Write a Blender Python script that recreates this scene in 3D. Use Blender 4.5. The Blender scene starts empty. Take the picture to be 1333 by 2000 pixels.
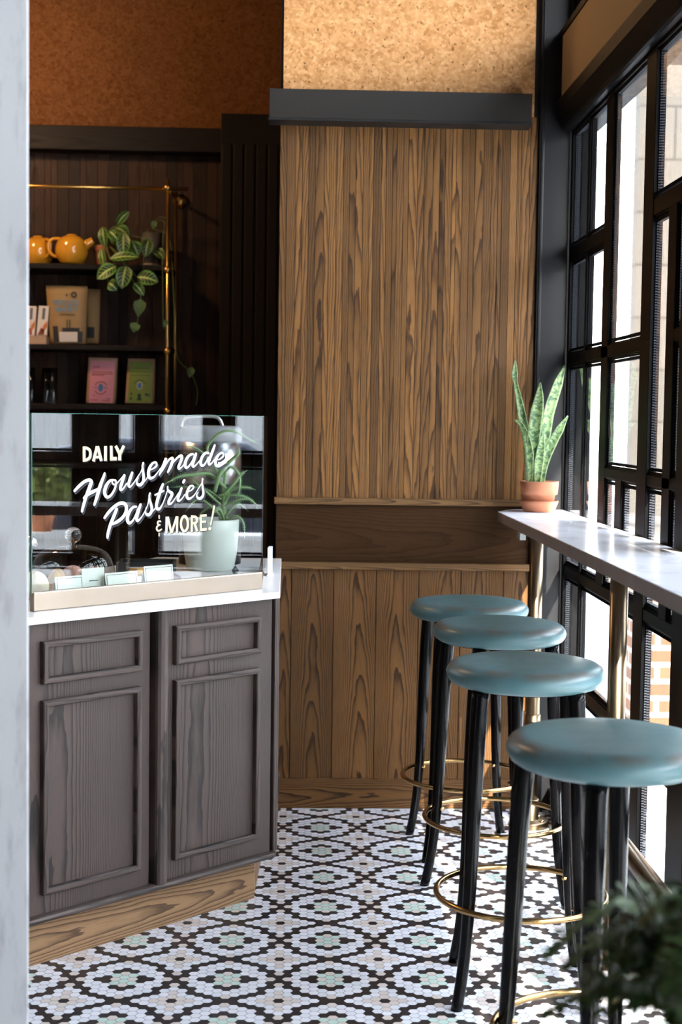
import bpy, math, random
import numpy as np
from mathutils import Vector, Matrix
random.seed(7)
PI = math.pi
sc = bpy.context.scene
COL = sc.collection

# ---------------------------------------------------------------- camera
FPX, CH = 2863.9, 1.48
def cam_axes(yaw, pitch, roll):
    cy, sy, cp, sp, cr, sr = math.cos(yaw), math.sin(yaw), math.cos(pitch), math.sin(pitch), math.cos(roll), math.sin(roll)
    f = Vector((sy*cp, cy*cp, -sp)); r = Vector((cy, -sy, 0)); u = r.cross(f)
    return cr*r + sr*u, -sr*r + cr*u, f
AR, AU, AF = cam_axes(0.0336045, 0.0642655, 0.01371786)
CAM = Vector((0, 0, CH))
cd = bpy.data.cameras.new('camera'); co = bpy.data.objects.new('camera', cd); COL.objects.link(co)
M3 = Matrix((AR, AU, -AF)).transposed()
co.matrix_world = Matrix.Translation(CAM) @ M3.to_4x4()
cd.sensor_fit = 'VERTICAL'; cd.sensor_height = 36.0; cd.lens = 36.0*FPX/2000.0
cd.clip_start = 0.05; cd.clip_end = 200
cd.dof.use_dof = True; cd.dof.focus_distance = 4.25; cd.dof.aperture_fstop = 3.7
sc.camera = co
# measuring helpers: a photograph point seen at a known depth / on a known plane of the room
def ray(x, y): return AR*((x-666.5)/FPX) - AU*((y-1000)/FPX) + AF
def at_y(x, y, Y): d = ray(x, y); return CAM + d*(Y/d.y)
def at_x(x, y, X): d = ray(x, y); return CAM + d*(X/d.x)
def at_z(x, y, Z): d = ray(x, y); return CAM + d*((Z-CH)/d.z)
def at_plane(x, y, p0, n): d = ray(x, y); return CAM + d*((p0-CAM).dot(n)/d.dot(n))

# ---------------------------------------------------------------- objects
WM = {}                                     # world matrices of parents
def inv_of(parent): return WM[parent.name].inverted() if parent else Matrix.Identity(4)
def tag(o, label, cat, group=None, kind=None):
    if label: o['label'] = label
    if cat: o['category'] = cat
    if group: o['group'] = group
    if kind: o['kind'] = kind
    return o
def thing(name, label, cat, loc=(0,0,0), rz=0, group=None, kind=None):
    o = bpy.data.objects.new(name, None); COL.objects.link(o)
    o.location = loc; o.rotation_euler = (0, 0, rz); o.empty_display_size = .05
    WM[o.name] = Matrix.Translation(Vector(loc)) @ Matrix.Rotation(rz, 4, 'Z')
    return tag(o, label, cat, group, kind)
def copy_tree(o, parent=None):
    c = o.copy(); COL.objects.link(c)
    if parent: c.parent = parent
    for ch in list(o.children): copy_tree(ch, c)
    return c
class MB:
    def __init__(s): s.v = []; s.f = []; s.m = []; s.uv = []; s.sm = []; s.r = []
    def add(s, vs, fs, m=0, uv=None, smooth=False, rnd=None):
        b = len(s.v); s.v += [tuple(p) for p in vs]
        if rnd is None: rnd = (random.random(), random.random(), random.random(), 1)
        for i, f in enumerate(fs):
            s.f.append([b+k for k in f]); s.m.append(m); s.sm.append(smooth); s.r.append(rnd)
            s.uv.append(uv[i] if uv else [(0, 0)]*len(f))
        return s
    def build(s, name, mats, parent=None, world=True, bevel=0, seg=2, loc=None, label=None):
        me = bpy.data.meshes.new(name)
        vs = s.v
        if parent is not None and world:
            iv = inv_of(parent); vs = [iv @ Vector(p) for p in vs]
        elif loc is not None:
            L = Vector(loc); vs = [Vector(p)-L for p in vs]
        me.from_pydata([tuple(p) for p in vs], [], s.f); 
        if not isinstance(mats, (list, tuple)): mats = [mats]
        for m in mats: me.materials.append(m)
        me.polygons.foreach_set('material_index', s.m); me.polygons.foreach_set('use_smooth', s.sm)
        me.uv_layers.new(name='UVMap'); me.color_attributes.new('rnd', 'FLOAT_COLOR', 'CORNER')
        U = []; Cc = []
        for q, r in zip(s.uv, s.r):
            for p in q: U += [p[0], p[1]]; Cc += list(r)
        me.uv_layers['UVMap'].data.foreach_set('uv', U); me.color_attributes['rnd'].data.foreach_set('color', Cc)
        me.update()
        o = bpy.data.objects.new(name, me); COL.objects.link(o)
        if parent is not None: o.parent = parent; WM[o.name] = WM[parent.name]
        else:
            if loc is not None: o.location = loc
            WM[o.name] = Matrix.Translation(Vector(loc)) if loc is not None else Matrix.Identity(4)
        if bevel:
            bv = o.modifiers.new('bevel', 'BEVEL'); bv.width = bevel; bv.segments = seg; bv.limit_method = 'ANGLE'; bv.angle_limit = math.radians(40)
        if label: o['label'] = label
        return o
def box(mb, x0, x1, y0, y1, z0, z1, grain='z', m=0, uo=None, rnd=None, T=None):
    """a board: UVs in metres, v along the grain, u across with a per-board shift of the pith"""
    P = [(x, y, z) for x in (x0, x1) for y in (y0, y1) for z in (z0, z1)]
    F = [(0,1,3,2), (4,6,7,5), (0,4,5,1), (2,3,7,6), (0,2,6,4), (1,5,7,3)]
    ax = 'xyz'.index(grain); vo = random.random()*20
    if uo is None: uo = random.uniform(-.05, .05)
    c = [(x0+x1)/2, (y0+y1)/2, (z0+z1)/2]; uv = []
    for f in F:
        pts = [P[k] for k in f]
        rngs = [max(p[a] for p in pts)-min(p[a] for p in pts) for a in range(3)]
        inpl = [a for a in range(3) if rngs[a] > 1e-9]
        if ax in inpl: ua = [a for a in inpl if a != ax][0]; uv.append([(p[ua]-c[ua]+uo, p[ax]+vo) for p in pts])
        else: uv.append([(p[inpl[0]]-c[inpl[0]]+uo, (p[inpl[1]]-c[inpl[1]])*3+vo) for p in pts])
    if T: P = [T(*p) for p in P]
    mb.add(P, F, m, uv, rnd=rnd); return mb
def prism(mb, poly, z0, z1, m=0, smooth=False):
    n = len(poly); vs = [(x, y, z0) for x, y in poly] + [(x, y, z1) for x, y in poly]
    fs = [tuple(range(n))[::-1], tuple(range(n, 2*n))] + [(i, (i+1) % n, n+(i+1) % n, n+i) for i in range(n)]
    uv = [[(vs[k][0], vs[k][1]) for k in f] for f in fs]
    mb.add(vs, fs, m, uv, smooth); return mb
def lathe(mb, prof, n=32, c=(0, 0, 0), m=0, smooth=True, cap=True, sx=1, sy=1):
    vs = []; fs = []; uv = []
    for r, z in prof:
        for k in range(n):
            a = 2*PI*k/n; vs.append((c[0]+sx*r*math.cos(a), c[1]+sy*r*math.sin(a), c[2]+z))
    for i in range(len(prof)-1):
        for k in range(n):
            k2 = (k+1) % n; fs.append((i*n+k, i*n+k2, (i+1)*n+k2, (i+1)*n+k))
            uv.append([(k/n, i/(len(prof)-1)), ((k+1)/n, i/(len(prof)-1)), ((k+1)/n, (i+1)/(len(prof)-1)), (k/n, (i+1)/(len(prof)-1))])
    if cap:
        if prof[0][0] > 1e-6: fs.append(tuple(range(n))[::-1]); uv.append([(0, 0)]*n)
        if prof[-1][0] > 1e-6: fs.append(tuple((len(prof)-1)*n+k for k in range(n))); uv.append([(0, 0)]*n)
    mb.add(vs, fs, m, uv, smooth); return mb
def tube(mb, pts, rad, n=12, m=0, closed=False, cap=True, smooth=True, flat=1.0):
    pts = [Vector(p) for p in pts]; N = len(pts)
    if not isinstance(rad, (list, tuple)): rad = [rad]*N
    tg = []
    for i in range(N):
        a = pts[(i-1) % N] if (closed or i) else pts[0]; b = pts[(i+1) % N] if (closed or i < N-1) else pts[-1]
        tg.append((b-a).normalized())
    ref = Vector((0, 0, 1)) if abs(tg[0].z) < .9 else Vector((1, 0, 0))
    s = tg[0].cross(ref).normalized(); vs = []; fs = []; uv = []; L = 0
    for i in range(N):
        s = (s - tg[i]*s.dot(tg[i])).normalized(); t = tg[i].cross(s)
        for k in range(n):
            a = 2*PI*k/n; vs.append(pts[i] + s*(rad[i]*math.cos(a)) + t*(rad[i]*flat*math.sin(a)))
    for i in range(N if closed else N-1):
        j = (i+1) % N
        for k in range(n):
            k2 = (k+1) % n; fs.append((i*n+k, i*n+k2, j*n+k2, j*n+k)); uv.append([(k/n, i/N), ((k+1)/n, i/N), ((k+1)/n, (i+1)/N), (k/n, (i+1)/N)])
    if cap and not closed:
        fs.append(tuple(range(n))[::-1]); fs.append(tuple((N-1)*n+k for k in range(n))); uv += [[(0, 0)]*n]*2
    mb.add(vs, fs, m, uv, smooth); return mb
def catmull(P, k=8):
    P = [Vector(p) for p in P]; out = []
    for i in range(len(P)-1):
        a = P[i-1] if i else P[0]*2-P[1]; b, c = P[i], P[i+1]; d = P[i+2] if i+2 < len(P) else P[-1]*2-P[-2]
        for j in range(k):
            t = j/k; out.append(.5*((2*b)+(c-a)*t+(2*a-5*b+4*c-d)*t*t+(3*b-a-3*c+d)*t**3))
    out.append(P[-1]); return out
def sphere(mb, c, r, n=20, k=12, m=0, s=(1, 1, 1)):
    prof = [(math.sin(PI*i/k)*r, -math.cos(PI*i/k)*r*s[2]) for i in range(k+1)]
    prof[0] = (1e-5, prof[0][1]); prof[-1] = (1e-5, prof[-1][1])
    return lathe(mb, prof, n, c, m, True, True, s[0], s[1])
def leaf(mb, path, widths, n_dir, m=0, cup=.25, cols=5):
    """a leaf blade along a path; n_dir is the side the blade faces; uv u = -1..1 across, v = 0..1 along"""
    P = catmull(path, 5); N = len(P); nd = Vector(n_dir).normalized(); vs = []; fs = []; uv = []
    wf = np.interp(np.linspace(0, 1, N), np.linspace(0, 1, len(widths)), widths)
    for i in range(N):
        t = (P[min(i+1, N-1)]-P[max(i-1, 0)]).normalized(); s = t.cross(nd).normalized(); nn = s.cross(t)
        for k in range(cols):
            q = -1+2*k/(cols-1); vs.append(P[i] + s*(q*wf[i]/2) + nn*(cup*wf[i]/2*q*q))
    for i in range(N-1):
        for k in range(cols-1):
            fs.append((i*cols+k, i*cols+k+1, (i+1)*cols+k+1, (i+1)*cols+k))
            u0, u1, v0, v1 = -1+2*k/(cols-1), -1+2*(k+1)/(cols-1), i/(N-1), (i+1)/(N-1)
            uv.append([(u0, v0), (u1, v0), (u1, v1), (u0, v1)])
    mb.add(vs, fs, m, uv, True); return mb

# ---------------------------------------------------------------- materials
class NT:
    def __init__(s, name):
        s.mat = bpy.data.materials.new(name); s.mat.use_nodes = True; s.t = s.mat.node_tree; s.t.nodes.clear()
        s.out = s.t.nodes.new('ShaderNodeOutputMaterial')
    def n(s, ty, **kw):
        nd = s.t.nodes.new(ty)
        for k, v in kw.items():
            if k.startswith('i_'):
                key = k[2:]; key = int(key) if key.isdigit() else key.replace('_', ' ')
                s.set(nd.inputs[key], v)
            else: setattr(nd, k, v)
        return nd
    def set(s, sock, v):
        if isinstance(v, bpy.types.NodeSocket): s.t.links.new(v, sock)
        elif isinstance(v, (tuple, list)) and sock.type == 'RGBA' and len(v) == 3: sock.default_value = (*v, 1)
        else: sock.default_value = v
    def M(s, op, a, b=0, c=0, clamp=False):
        nd = s.t.nodes.new('ShaderNodeMath'); nd.operation = op; nd.use_clamp = clamp
        for i, v in enumerate((a, b, c)): s.set(nd.inputs[i], v)
        return nd.outputs[0]
    def vec(s, x, y, z=0):
        nd = s.t.nodes.new('ShaderNodeCombineXYZ')
        for i, v in enumerate((x, y, z)): s.set(nd.inputs[i], v)
        return nd.outputs[0]
    def noise(s, v, scale=1, detail=2, rough=.5):
        nd = s.n('ShaderNodeTexNoise', i_Scale=scale, i_Detail=detail, i_Roughness=rough); s.t.links.new(v, nd.inputs['Vector']); return nd.outputs['Fac']
    def ramp(s, f, stops, interp='LINEAR'):
        nd = s.t.nodes.new('ShaderNodeValToRGB'); cr = nd.color_ramp; cr.interpolation = interp
        while len(cr.elements) < len(stops): cr.elements.new(.5)
        for e, (p, c) in zip(cr.elements, stops):
            e.position = p; e.color = (c, c, c, 1) if isinstance(c, (int, float)) else (*c, 1)
        s.set(nd.inputs[0], f); return nd.outputs[0]
    def mix(s, f, a, b, mode='MIX'):
        nd = s.t.nodes.new('ShaderNodeMix'); nd.data_type = 'RGBA'; nd.blend_type = mode
        s.set(nd.inputs[0], f); s.set(nd.inputs[6], a); s.set(nd.inputs[7], b); return nd.outputs[2]
    def uv(s):
        sp = s.t.nodes.new('ShaderNodeSeparateXYZ'); s.t.links.new(s.n('ShaderNodeUVMap', uv_map='UVMap').outputs[0], sp.inputs[0]); return sp.outputs[0], sp.outputs[1]
    def rnd(s):
        a = s.n('ShaderNodeAttribute', attribute_name='rnd'); sp = s.t.nodes.new('ShaderNodeSeparateColor'); s.t.links.new(a.outputs['Color'], sp.inputs[0]); return sp.outputs
    def obj(s): return s.n('ShaderNodeTexCoord').outputs['Object']
    def bump(s, h, strength=.3, dist=.002):
        nd = s.n('ShaderNodeBump', i_Strength=strength, i_Distance=dist); s.t.links.new(h, nd.inputs['Height']); return nd.outputs[0]
    def pbr(s, col, rough=.5, metal=0, normal=None, spec=.5, coat=0, **kw):
        b = s.n('ShaderNodeBsdfPrincipled'); s.set(b.inputs['Base Color'], col); s.set(b.inputs['Roughness'], rough)
        b.inputs['Metallic'].default_value = metal; b.inputs['Specular IOR Level'].default_value = spec; b.inputs['Coat Weight'].default_value = coat
        b.inputs['Coat Roughness'].default_value = .15
        if normal is not None: s.t.links.new(normal, b.inputs['Normal'])
        for k, v in kw.items(): s.set(b.inputs[k.replace('_', ' ')], v)
        s.t.links.new(b.outputs[0], s.out.inputs[0]); return s.mat
def plain(name, col, rough=.5, metal=0, vary=.06, scale=40, **kw):
    t = NT(name); v = t.noise(t.obj(), scale, 3)
    f = t.M('MULTIPLY_ADD', v, vary*2, 1-vary)
    c = t.mix(1.0, col, t.vec(f, f, f), 'MULTIPLY')
    return t.pbr(c, t.M('MULTIPLY_ADD', v, .08, rough-.04), metal, **kw)
def wood(name, light, dark, alpha=6, beta=2200, amp=.8, rough=.45, tone=.3, pore=.35, spec=.25, coat=0, warp=3.0):
    t = NT(name); u, v = t.uv(); R = t.rnd()
    r50 = t.M('MULTIPLY', R[0], 50)
    wd = t.noise(t.vec(r50, t.M('MULTIPLY', v, 1.6), 3.3), 1, 2)
    u = t.M('ADD', u, t.M('MULTIPLY_ADD', wd, .05, -.025))
    n1 = t.noise(t.vec(t.M('MULTIPLY', u, 7), t.M('MULTIPLY', v, 1.5), r50), 1, 3)
    n2 = t.noise(t.vec(t.M('MULTIPLY', u, 60), t.M('MULTIPLY', v, 9), r50), 1, 2)
    f = t.M('ADD', t.M('MULTIPLY', v, alpha), t.M('MULTIPLY', t.M('MULTIPLY', u, u), beta))
    f = t.M('ADD', f, t.M('MULTIPLY_ADD', n1, warp, t.M('MULTIPLY', n2, .7)))
    fr = t.M('FRACT', f)
    line = t.ramp(fr, [(0, 0), (.45, .12), (.72, .55), (.88, 1), (.97, .9), (1, 0)])
    po = t.noise(t.vec(t.M('MULTIPLY', u, 700), t.M('MULTIPLY', v, 18), r50), 1, 2)
    po = t.ramp(po, [(0, 0), (.52, 0), (.66, 1), (1, 1)])
    c = t.mix(t.M('MULTIPLY', line, amp), light, dark)
    c = t.mix(t.M('MULTIPLY', po, pore), c, dark)
    tv = t.M('MULTIPLY_ADD', R[1], tone*2, 1-tone); blot = t.noise(t.vec(t.M('MULTIPLY', u, 4), t.M('MULTIPLY', v, 1.2), r50), 1, 2)
    tv = t.M('MULTIPLY', tv, t.M('MULTIPLY_ADD', blot, .4, .8))
    c = t.mix(1.0, c, t.vec(tv, tv, tv), 'MULTIPLY')
    return t.pbr(c, t.M('MULTIPLY_ADD', line, .15, rough), 0, t.bump(t.M('ADD', line, po), .25, .0006), spec, coat)
def glass_thin(name, tint=(1, 1, 1), f0=.05, rough=0.0):
    t = NT(name); lw = t.n('ShaderNodeLayerWeight', i_Blend=.5)
    fr = t.M('MULTIPLY_ADD', t.M('POWER', lw.outputs['Facing'], 5), 1-f0, f0)
    a = t.n('ShaderNodeBsdfTransparent', i_Color=(*tint, 1)); g = t.n('ShaderNodeBsdfGlossy', i_Roughness=rough)
    mx = t.n('ShaderNodeMixShader'); t.t.links.new(fr, mx.inputs[0]); t.t.links.new(a.outputs[0], mx.inputs[1]); t.t.links.new(g.outputs[0], mx.inputs[2])
    t.t.links.new(mx.outputs[0], t.out.inputs[0]); return t.mat
def emit(name, col, s=1):
    t = NT(name); e = t.n('ShaderNodeEmission', i_Color=(*col, 1), i_Strength=s); t.t.links.new(e.outputs[0], t.out.inputs[0]); return t.mat

OAK = wood('brown oak', (.165, .076, .023), (.026, .010, .0035), alpha=4.5, beta=1350, amp=.95, rough=.42, tone=.26, warp=5.5)
OAK_SLAT = wood('brown oak slats', (.238, .109, .032), (.030, .012, .004), alpha=3, beta=1100, amp=.9, rough=.42, tone=.38, warp=3.4)
OAK_PLAIN = wood('plain dark oak', (.058, .026, .009), (.022, .009, .0035), alpha=4, beta=500, amp=.55, rough=.5, tone=.08, pore=.5, spec=.1)
OAK_RAIL = wood('oak rail', (.21, .11, .042), (.05, .022, .010), alpha=5, beta=6000, amp=.9, rough=.4, tone=.1)
OAK_TOE = wood('natural oak plinth', (.31, .18, .09), (.075, .042, .024), alpha=4.5, beta=1100, amp=.95, warp=4.5, rough=.45, tone=.04)
ASH = wood('charcoal stained ash', (.078, .054, .046), (.016, .012, .011), alpha=1.6, beta=560, amp=.9, rough=.42, tone=.08, pore=.25, spec=.35, warp=2.0)
WALNUT = wood('dark walnut slats', (.040, .016, .007), (.010, .004, .002), alpha=5, beta=1800, amp=.6, rough=.5, tone=.45)
WALNUT_D = wood('near black walnut', (.009, .0045, .003), (.004, .002, .0015), alpha=4, beta=900, amp=.5, rough=.5, tone=.15)
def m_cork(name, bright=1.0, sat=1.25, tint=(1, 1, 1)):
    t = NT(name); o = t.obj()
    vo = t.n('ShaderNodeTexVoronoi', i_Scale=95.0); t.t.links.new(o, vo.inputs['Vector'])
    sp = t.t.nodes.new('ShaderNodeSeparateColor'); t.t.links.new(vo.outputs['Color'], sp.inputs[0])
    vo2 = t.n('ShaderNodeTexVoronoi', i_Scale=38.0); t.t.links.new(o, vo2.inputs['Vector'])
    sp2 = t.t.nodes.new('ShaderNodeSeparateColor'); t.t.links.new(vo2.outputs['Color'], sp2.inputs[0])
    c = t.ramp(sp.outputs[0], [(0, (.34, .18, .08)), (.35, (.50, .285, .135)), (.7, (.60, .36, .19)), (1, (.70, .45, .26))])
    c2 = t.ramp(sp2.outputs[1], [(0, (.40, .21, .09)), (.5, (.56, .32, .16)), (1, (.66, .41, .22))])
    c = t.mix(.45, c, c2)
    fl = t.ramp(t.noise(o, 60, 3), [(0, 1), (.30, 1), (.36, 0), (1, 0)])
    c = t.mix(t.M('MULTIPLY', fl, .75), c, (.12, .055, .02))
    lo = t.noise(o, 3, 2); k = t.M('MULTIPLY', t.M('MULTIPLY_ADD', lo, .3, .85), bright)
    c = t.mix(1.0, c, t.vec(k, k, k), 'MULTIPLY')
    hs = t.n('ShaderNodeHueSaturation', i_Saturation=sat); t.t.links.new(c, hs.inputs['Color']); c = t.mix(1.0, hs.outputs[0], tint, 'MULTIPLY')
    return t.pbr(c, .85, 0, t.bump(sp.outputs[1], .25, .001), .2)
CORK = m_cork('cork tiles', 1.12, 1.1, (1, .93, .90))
CORK_D = m_cork('shaded cork tiles', .30, 1.15, (1, .72, .55))  # same cork, with the alcove's shade put into its colour
def m_marble():
    t = NT('white marble'); o = t.obj()
    w = t.noise(o, 3, 5, .6); sp = t.t.nodes.new('ShaderNodeSeparateXYZ'); t.t.links.new(o, sp.inputs[0])
    q = t.M('ADD', t.M('MULTIPLY', sp.outputs[0], 5), t.M('ADD', t.M('MULTIPLY', sp.outputs[1], 1.2), t.M('MULTIPLY', w, 4.5)))
    vn = t.ramp(t.M('PINGPONG', q, .5), [(0, 1), (.05, .45), (.2, .08), (.5, 0)])
    cl = t.noise(o, 6, 4)
    c = t.mix(t.M('MULTIPLY', vn, .55), (.92, .92, .95), (.55, .55, .62)); c = t.mix(t.M('MULTIPLY', cl, .25), c, (.6, .6, .66))
    return t.pbr(c, .18, 0, None, .5)
MARBLE = m_marble()
def m_edge():
    t = NT('shaded marble edge'); o = t.obj(); sp = t.t.nodes.new('ShaderNodeSeparateXYZ'); t.t.links.new(o, sp.inputs[0])
    n = t.noise(t.vec(t.M('MULTIPLY', sp.outputs[0], 30), t.M('MULTIPLY', sp.outputs[1], 30), t.M('MULTIPLY', sp.outputs[2], 4)), 1, 3)
    return t.pbr(t.ramp(n, [(0, (.15, .12, .115)), (.38, (.24, .20, .19)), (1, (.30, .26, .25))]), .4)
MARBLE_E = m_edge()  # edge darkened in its colour, standing in for shade toward the room
QUARTZ = plain('white quartz', (.85, .85, .87), .3, vary=.01)
BLACK = NT('black steel paint').pbr((.0032, .0032, .0036, 1), .42, 0, None, .05)
BLACKM = NT('matte black metal').pbr((.014, .0135, .014, 1), .45, 0, None, .3)
LACQ = NT('black lacquer wood').pbr((.0026, .0025, .003, 1), .16, 0, None, .16)
CHAR = NT('charcoal column paint').pbr((.011, .0108, .0125, 1), .38, 0, None, .3)
BOXM = NT('graphite metal').pbr((.026, .022, .019, 1), .5, 0, None, .25)
def m_brass(name, c1, c2, rough):
    t = NT(name); o = t.obj(); sp = t.t.nodes.new('ShaderNodeSeparateXYZ'); t.t.links.new(o, sp.inputs[0])
    n = t.noise(t.vec(t.M('MULTIPLY', sp.outputs[0], 9), t.M('MULTIPLY', sp.outputs[1], 9), t.M('MULTIPLY', sp.outputs[2], 2)), 1, 2)
    return t.pbr(t.mix(t.M('MULTIPLY', n, .8), c1, c2), rough, 1.0)
BRASS = m_brass('aged brass', (.62, .40, .17), (.36, .21, .085), .20)
BRASS_P = m_brass('antique brass pipe', (.20, .15, .095), (.13, .092, .055), .30)
BRASS_S = m_brass('shelf brass', (.80, .48, .14), (.55, .30, .08), .28)
BRASS_B = m_brass('brushed pale brass', (.52, .44, .36), (.43, .35, .27), .38)
STEEL = m_brass('brushed steel', (.72, .72, .73), (.58, .58, .60), .25)
ZINC = plain('zinc bracket', (.6, .62, .62), .35, metal=.8)
def m_leather():
    t = NT('teal leather'); o = t.obj(); sp = t.t.nodes.new('ShaderNodeSeparateXYZ'); t.t.links.new(o, sp.inputs[0])
    r = t.M('SQRT', t.M('ADD', t.M('MULTIPLY', sp.outputs[0], sp.outputs[0]), t.M('MULTIPLY', sp.outputs[1], sp.outputs[1])))
    rim = t.ramp(t.M('MULTIPLY', r, 4.9), [(0, 0), (.82, 0), (.92, 1), (.965, .7), (1, .0)])
    z = t.ramp(t.M('MULTIPLY_ADD', sp.outputs[2], 16, -12.75), [(0, 0), (.25, 0), (.55, 1), (1, 1)])
    n = t.ramp(t.noise(o, 8, 4, .6), [(0, 0), (.40, 0), (.58, 1), (1, 1)])
    w = t.M('MULTIPLY', t.M('MULTIPLY', rim, z), n)
    c = t.mix(t.M('MULTIPLY', t.noise(o, 30, 3), .5), (.092, .195, .215), (.068, .155, .176))
    c = t.mix(t.M('MULTIPLY', w, .75), c, (.13, .08, .055))
    return t.pbr(c, t.M('MULTIPLY_ADD', t.noise(o, 25, 3), .16, .27), 0, t.bump(t.noise(o, 260, 2), .06, .0008), .55)
LEATHER = m_leather()
T_WHITE = plain('white hex tile', (.80, .79, .83), .32, vary=.03, scale=6)
T_WHITE2 = plain('cool white hex tile', (.74, .75, .79), .32, vary=.03, scale=6)
T_BEIGE = plain('blush hex tile', (.70, .61, .56), .35, vary=.04, scale=6)
T_MINT = plain('mint hex tile', (.54, .68, .60), .33, vary=.05, scale=6)
T_BLACK = plain('black hex tile', (.028, .023, .024), .33, vary=.15, scale=6)
GROUT = plain('grout', (.17, .125, .115), .9)
TERRA = plain('terracotta', (.52, .20, .10), .8, vary=.10, scale=25)
TERRA_D = plain('deep terracotta', (.40, .14, .065), .8, vary=.15, scale=25)  # deeper, more mottled clay tone than the plain terracotta
SOIL = plain('potting soil', (.035, .025, .018), .95, vary=.4, scale=120)
PEBBLE = plain('pale grit', (.6, .57, .52), .9, vary=.2)
def m_snake():
    t = NT('snake plant leaf'); u, v = t.uv(); R = t.rnd()
    n = t.noise(t.vec(t.M('MULTIPLY', u, 1.2), t.M('MULTIPLY', v, 26), t.M('MULTIPLY', R[0], 30)), 1, 3, .7)
    b = t.ramp(n, [(0, 1), (.45, 1), (.53, 0), (1, 0)])
    c = t.mix(b, (.24, .35, .13), (.045, .11, .045)); ed = t.ramp(t.M('ABSOLUTE', u), [(0, 0), (.84, 0), (.9, 1), (1, 1)])
    c = t.mix(t.M('MULTIPLY', ed, .6), c, (.38, .50, .22))
    return t.pbr(c, .38, 0, None, .5)
SNAKE = m_snake()
def m_maranta():
    t = NT('prayer plant leaf'); u, v = t.uv(); R = t.rnd(); au = t.M('ABSOLUTE', u)
    mid = t.ramp(au, [(0, 1), (.09, 1), (.16, 0), (1, 0)])
    w = t.M('SUBTRACT', t.M('MULTIPLY', v, 6.5), t.M('MULTIPLY', au, 1.6)); pp = t.M('PINGPONG', w, .5)
    st = t.ramp(pp, [(0, 0), (.12, 0), (.19, 1), (.5, 1)])
    zone = t.ramp(au, [(0, 0), (.13, 0), (.18, 1), (.68, 1), (.78, 0), (1, 0)])
    vein = t.ramp(pp, [(0, 1), (.07, 1), (.12, 0), (.5, 0)])
    c = t.mix(t.M('MULTIPLY', st, zone), (.12, .29, .04), (.003, .010, .004))
    c = t.mix(t.M('MULTIPLY', vein, .5), c, (.30, .42, .10)); c = t.mix(mid, c, (.48, .60, .17))
    k = t.M('MULTIPLY_ADD', R[0], .5, .6); c = t.mix(1.0, c, t.vec(k, k, k), 'MULTIPLY')
    return t.pbr(c, .45)
MARANTA = m_maranta()
def m_leaf(name, c1, c2, rough=.5):
    t = NT(name); R = t.rnd(); n = t.noise(t.obj(), 35, 3)
    c = t.mix(t.M('MULTIPLY_ADD', n, .5, t.M('MULTIPLY', R[0], .5)), c1, c2)
    return t.pbr(c, rough, 0, None, .4)
ALOE = m_leaf('aloe leaf', (.20, .36, .16), (.30, .45, .22), .4)
POTHOS = m_leaf('trailing heart leaf', (.10, .17, .05), (.06, .11, .03))
FERN = m_leaf('dark fern leaflet', (.020, .048, .010), (.055, .105, .022), .6)
SHRUB = m_leaf('conifer foliage', (.20, .25, .07), (.32, .36, .12), .7)
STEM = m_leaf('green stem', (.10, .16, .05), (.16, .2, .07))
BARK = plain('bark', (.10, .07, .05), .9, vary=.3)
GLASS = glass_thin('window glass', (.975, .985, .98), .05)
CASEGL = glass_thin('case glass', (.975, .99, .985), .085)
KNOBGL = NT('solid glass').pbr((1, 1, 1, 1), .0, 0, None, .5, Transmission_Weight=1.0, IOR=1.45)
DOMEGL = glass_thin('dome glass', (.97, .98, .98), .05, .02)
TUMBLER = glass_thin('tumbler glass', (.80, .82, .82), .05, .03)
GEDGE = plain('green glass edge', (.10, .30, .24), .15, vary=.05)
SPACER = plain('dark glazing spacer', (.035, .037, .042), .35, metal=.4)
WPAINT = None
def m_wpaint():
    t = NT('weathered white paint'); o = t.obj(); sp = t.t.nodes.new('ShaderNodeSeparateXYZ'); t.t.links.new(o, sp.inputs[0])
    n = t.noise(t.vec(t.M('MULTIPLY', sp.outputs[0], 30), t.M('MULTIPLY', sp.outputs[1], 30), t.M('MULTIPLY', sp.outputs[2], 7)), 1, 4, .6)
    return t.pbr(t.ramp(n, [(0, (.33, .33, .35)), (.36, (.41, .41, .43)), (.48, (.52, .525, .535)), (1, (.55, .555, .565))]), .55)
WPAINT = m_wpaint()
PLASTER = plain('grey plaster', (.30, .28, .26), .9)
DARKWALL = plain('dark wall paint', (.03, .025, .022), .8)
BROWNWALL = plain('brown wall paint', (.08, .05, .03), .8)
TAN = plain('tan header board', (.30, .19, .085), .7, vary=.06, scale=200)
YELLOW = plain('mustard glaze', (.70, .30, .02), .12, vary=.05, coat=.5)
CERAMIC = plain('pale celadon glaze', (.62, .68, .63), .25, vary=.04)
GREYPOT = plain('dark stoneware', (.09, .075, .06), .6)
SANDDISH = plain('sand coloured dish', (.35, .25, .16), .6)
KRAFT = plain('kraft paper', (.36, .21, .085), .7, vary=.12, scale=18)
PAPER = plain('card stock', (.70, .76, .70), .7, vary=.02)
WHITEP = plain('white carton', (.72, .60, .52), .6, vary=.03)
PINK = plain('pink label', (.62, .22, .27), .6, vary=.10, scale=14)
GREEN = plain('green label', (.19, .25, .045), .6, vary=.18, scale=14)
BAGTAN = plain('bag kraft', (.45, .27, .17), .65)
BAGSIDE = plain('bag grey side', (.20, .19, .18), .5)
BLUE = plain('blue ink', (.06, .16, .36), .6)
SLATE = plain('slate blue ink', (.16, .23, .30), .6)
INK = plain('dark ink', (.022, .02, .02), .6)
RED = plain('dark red print', (.20, .035, .02), .6)
ORANGE = plain('orange print', (.55, .16, .03), .6)
LETW = plain('white sign paint', (.85, .85, .90), .45, vary=.01)
LETG = plain('cream sign paint', (.88, .65, .38), .45, vary=.02)
LETS = plain('navy shade paint', (.015, .016, .026), .45)
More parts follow.
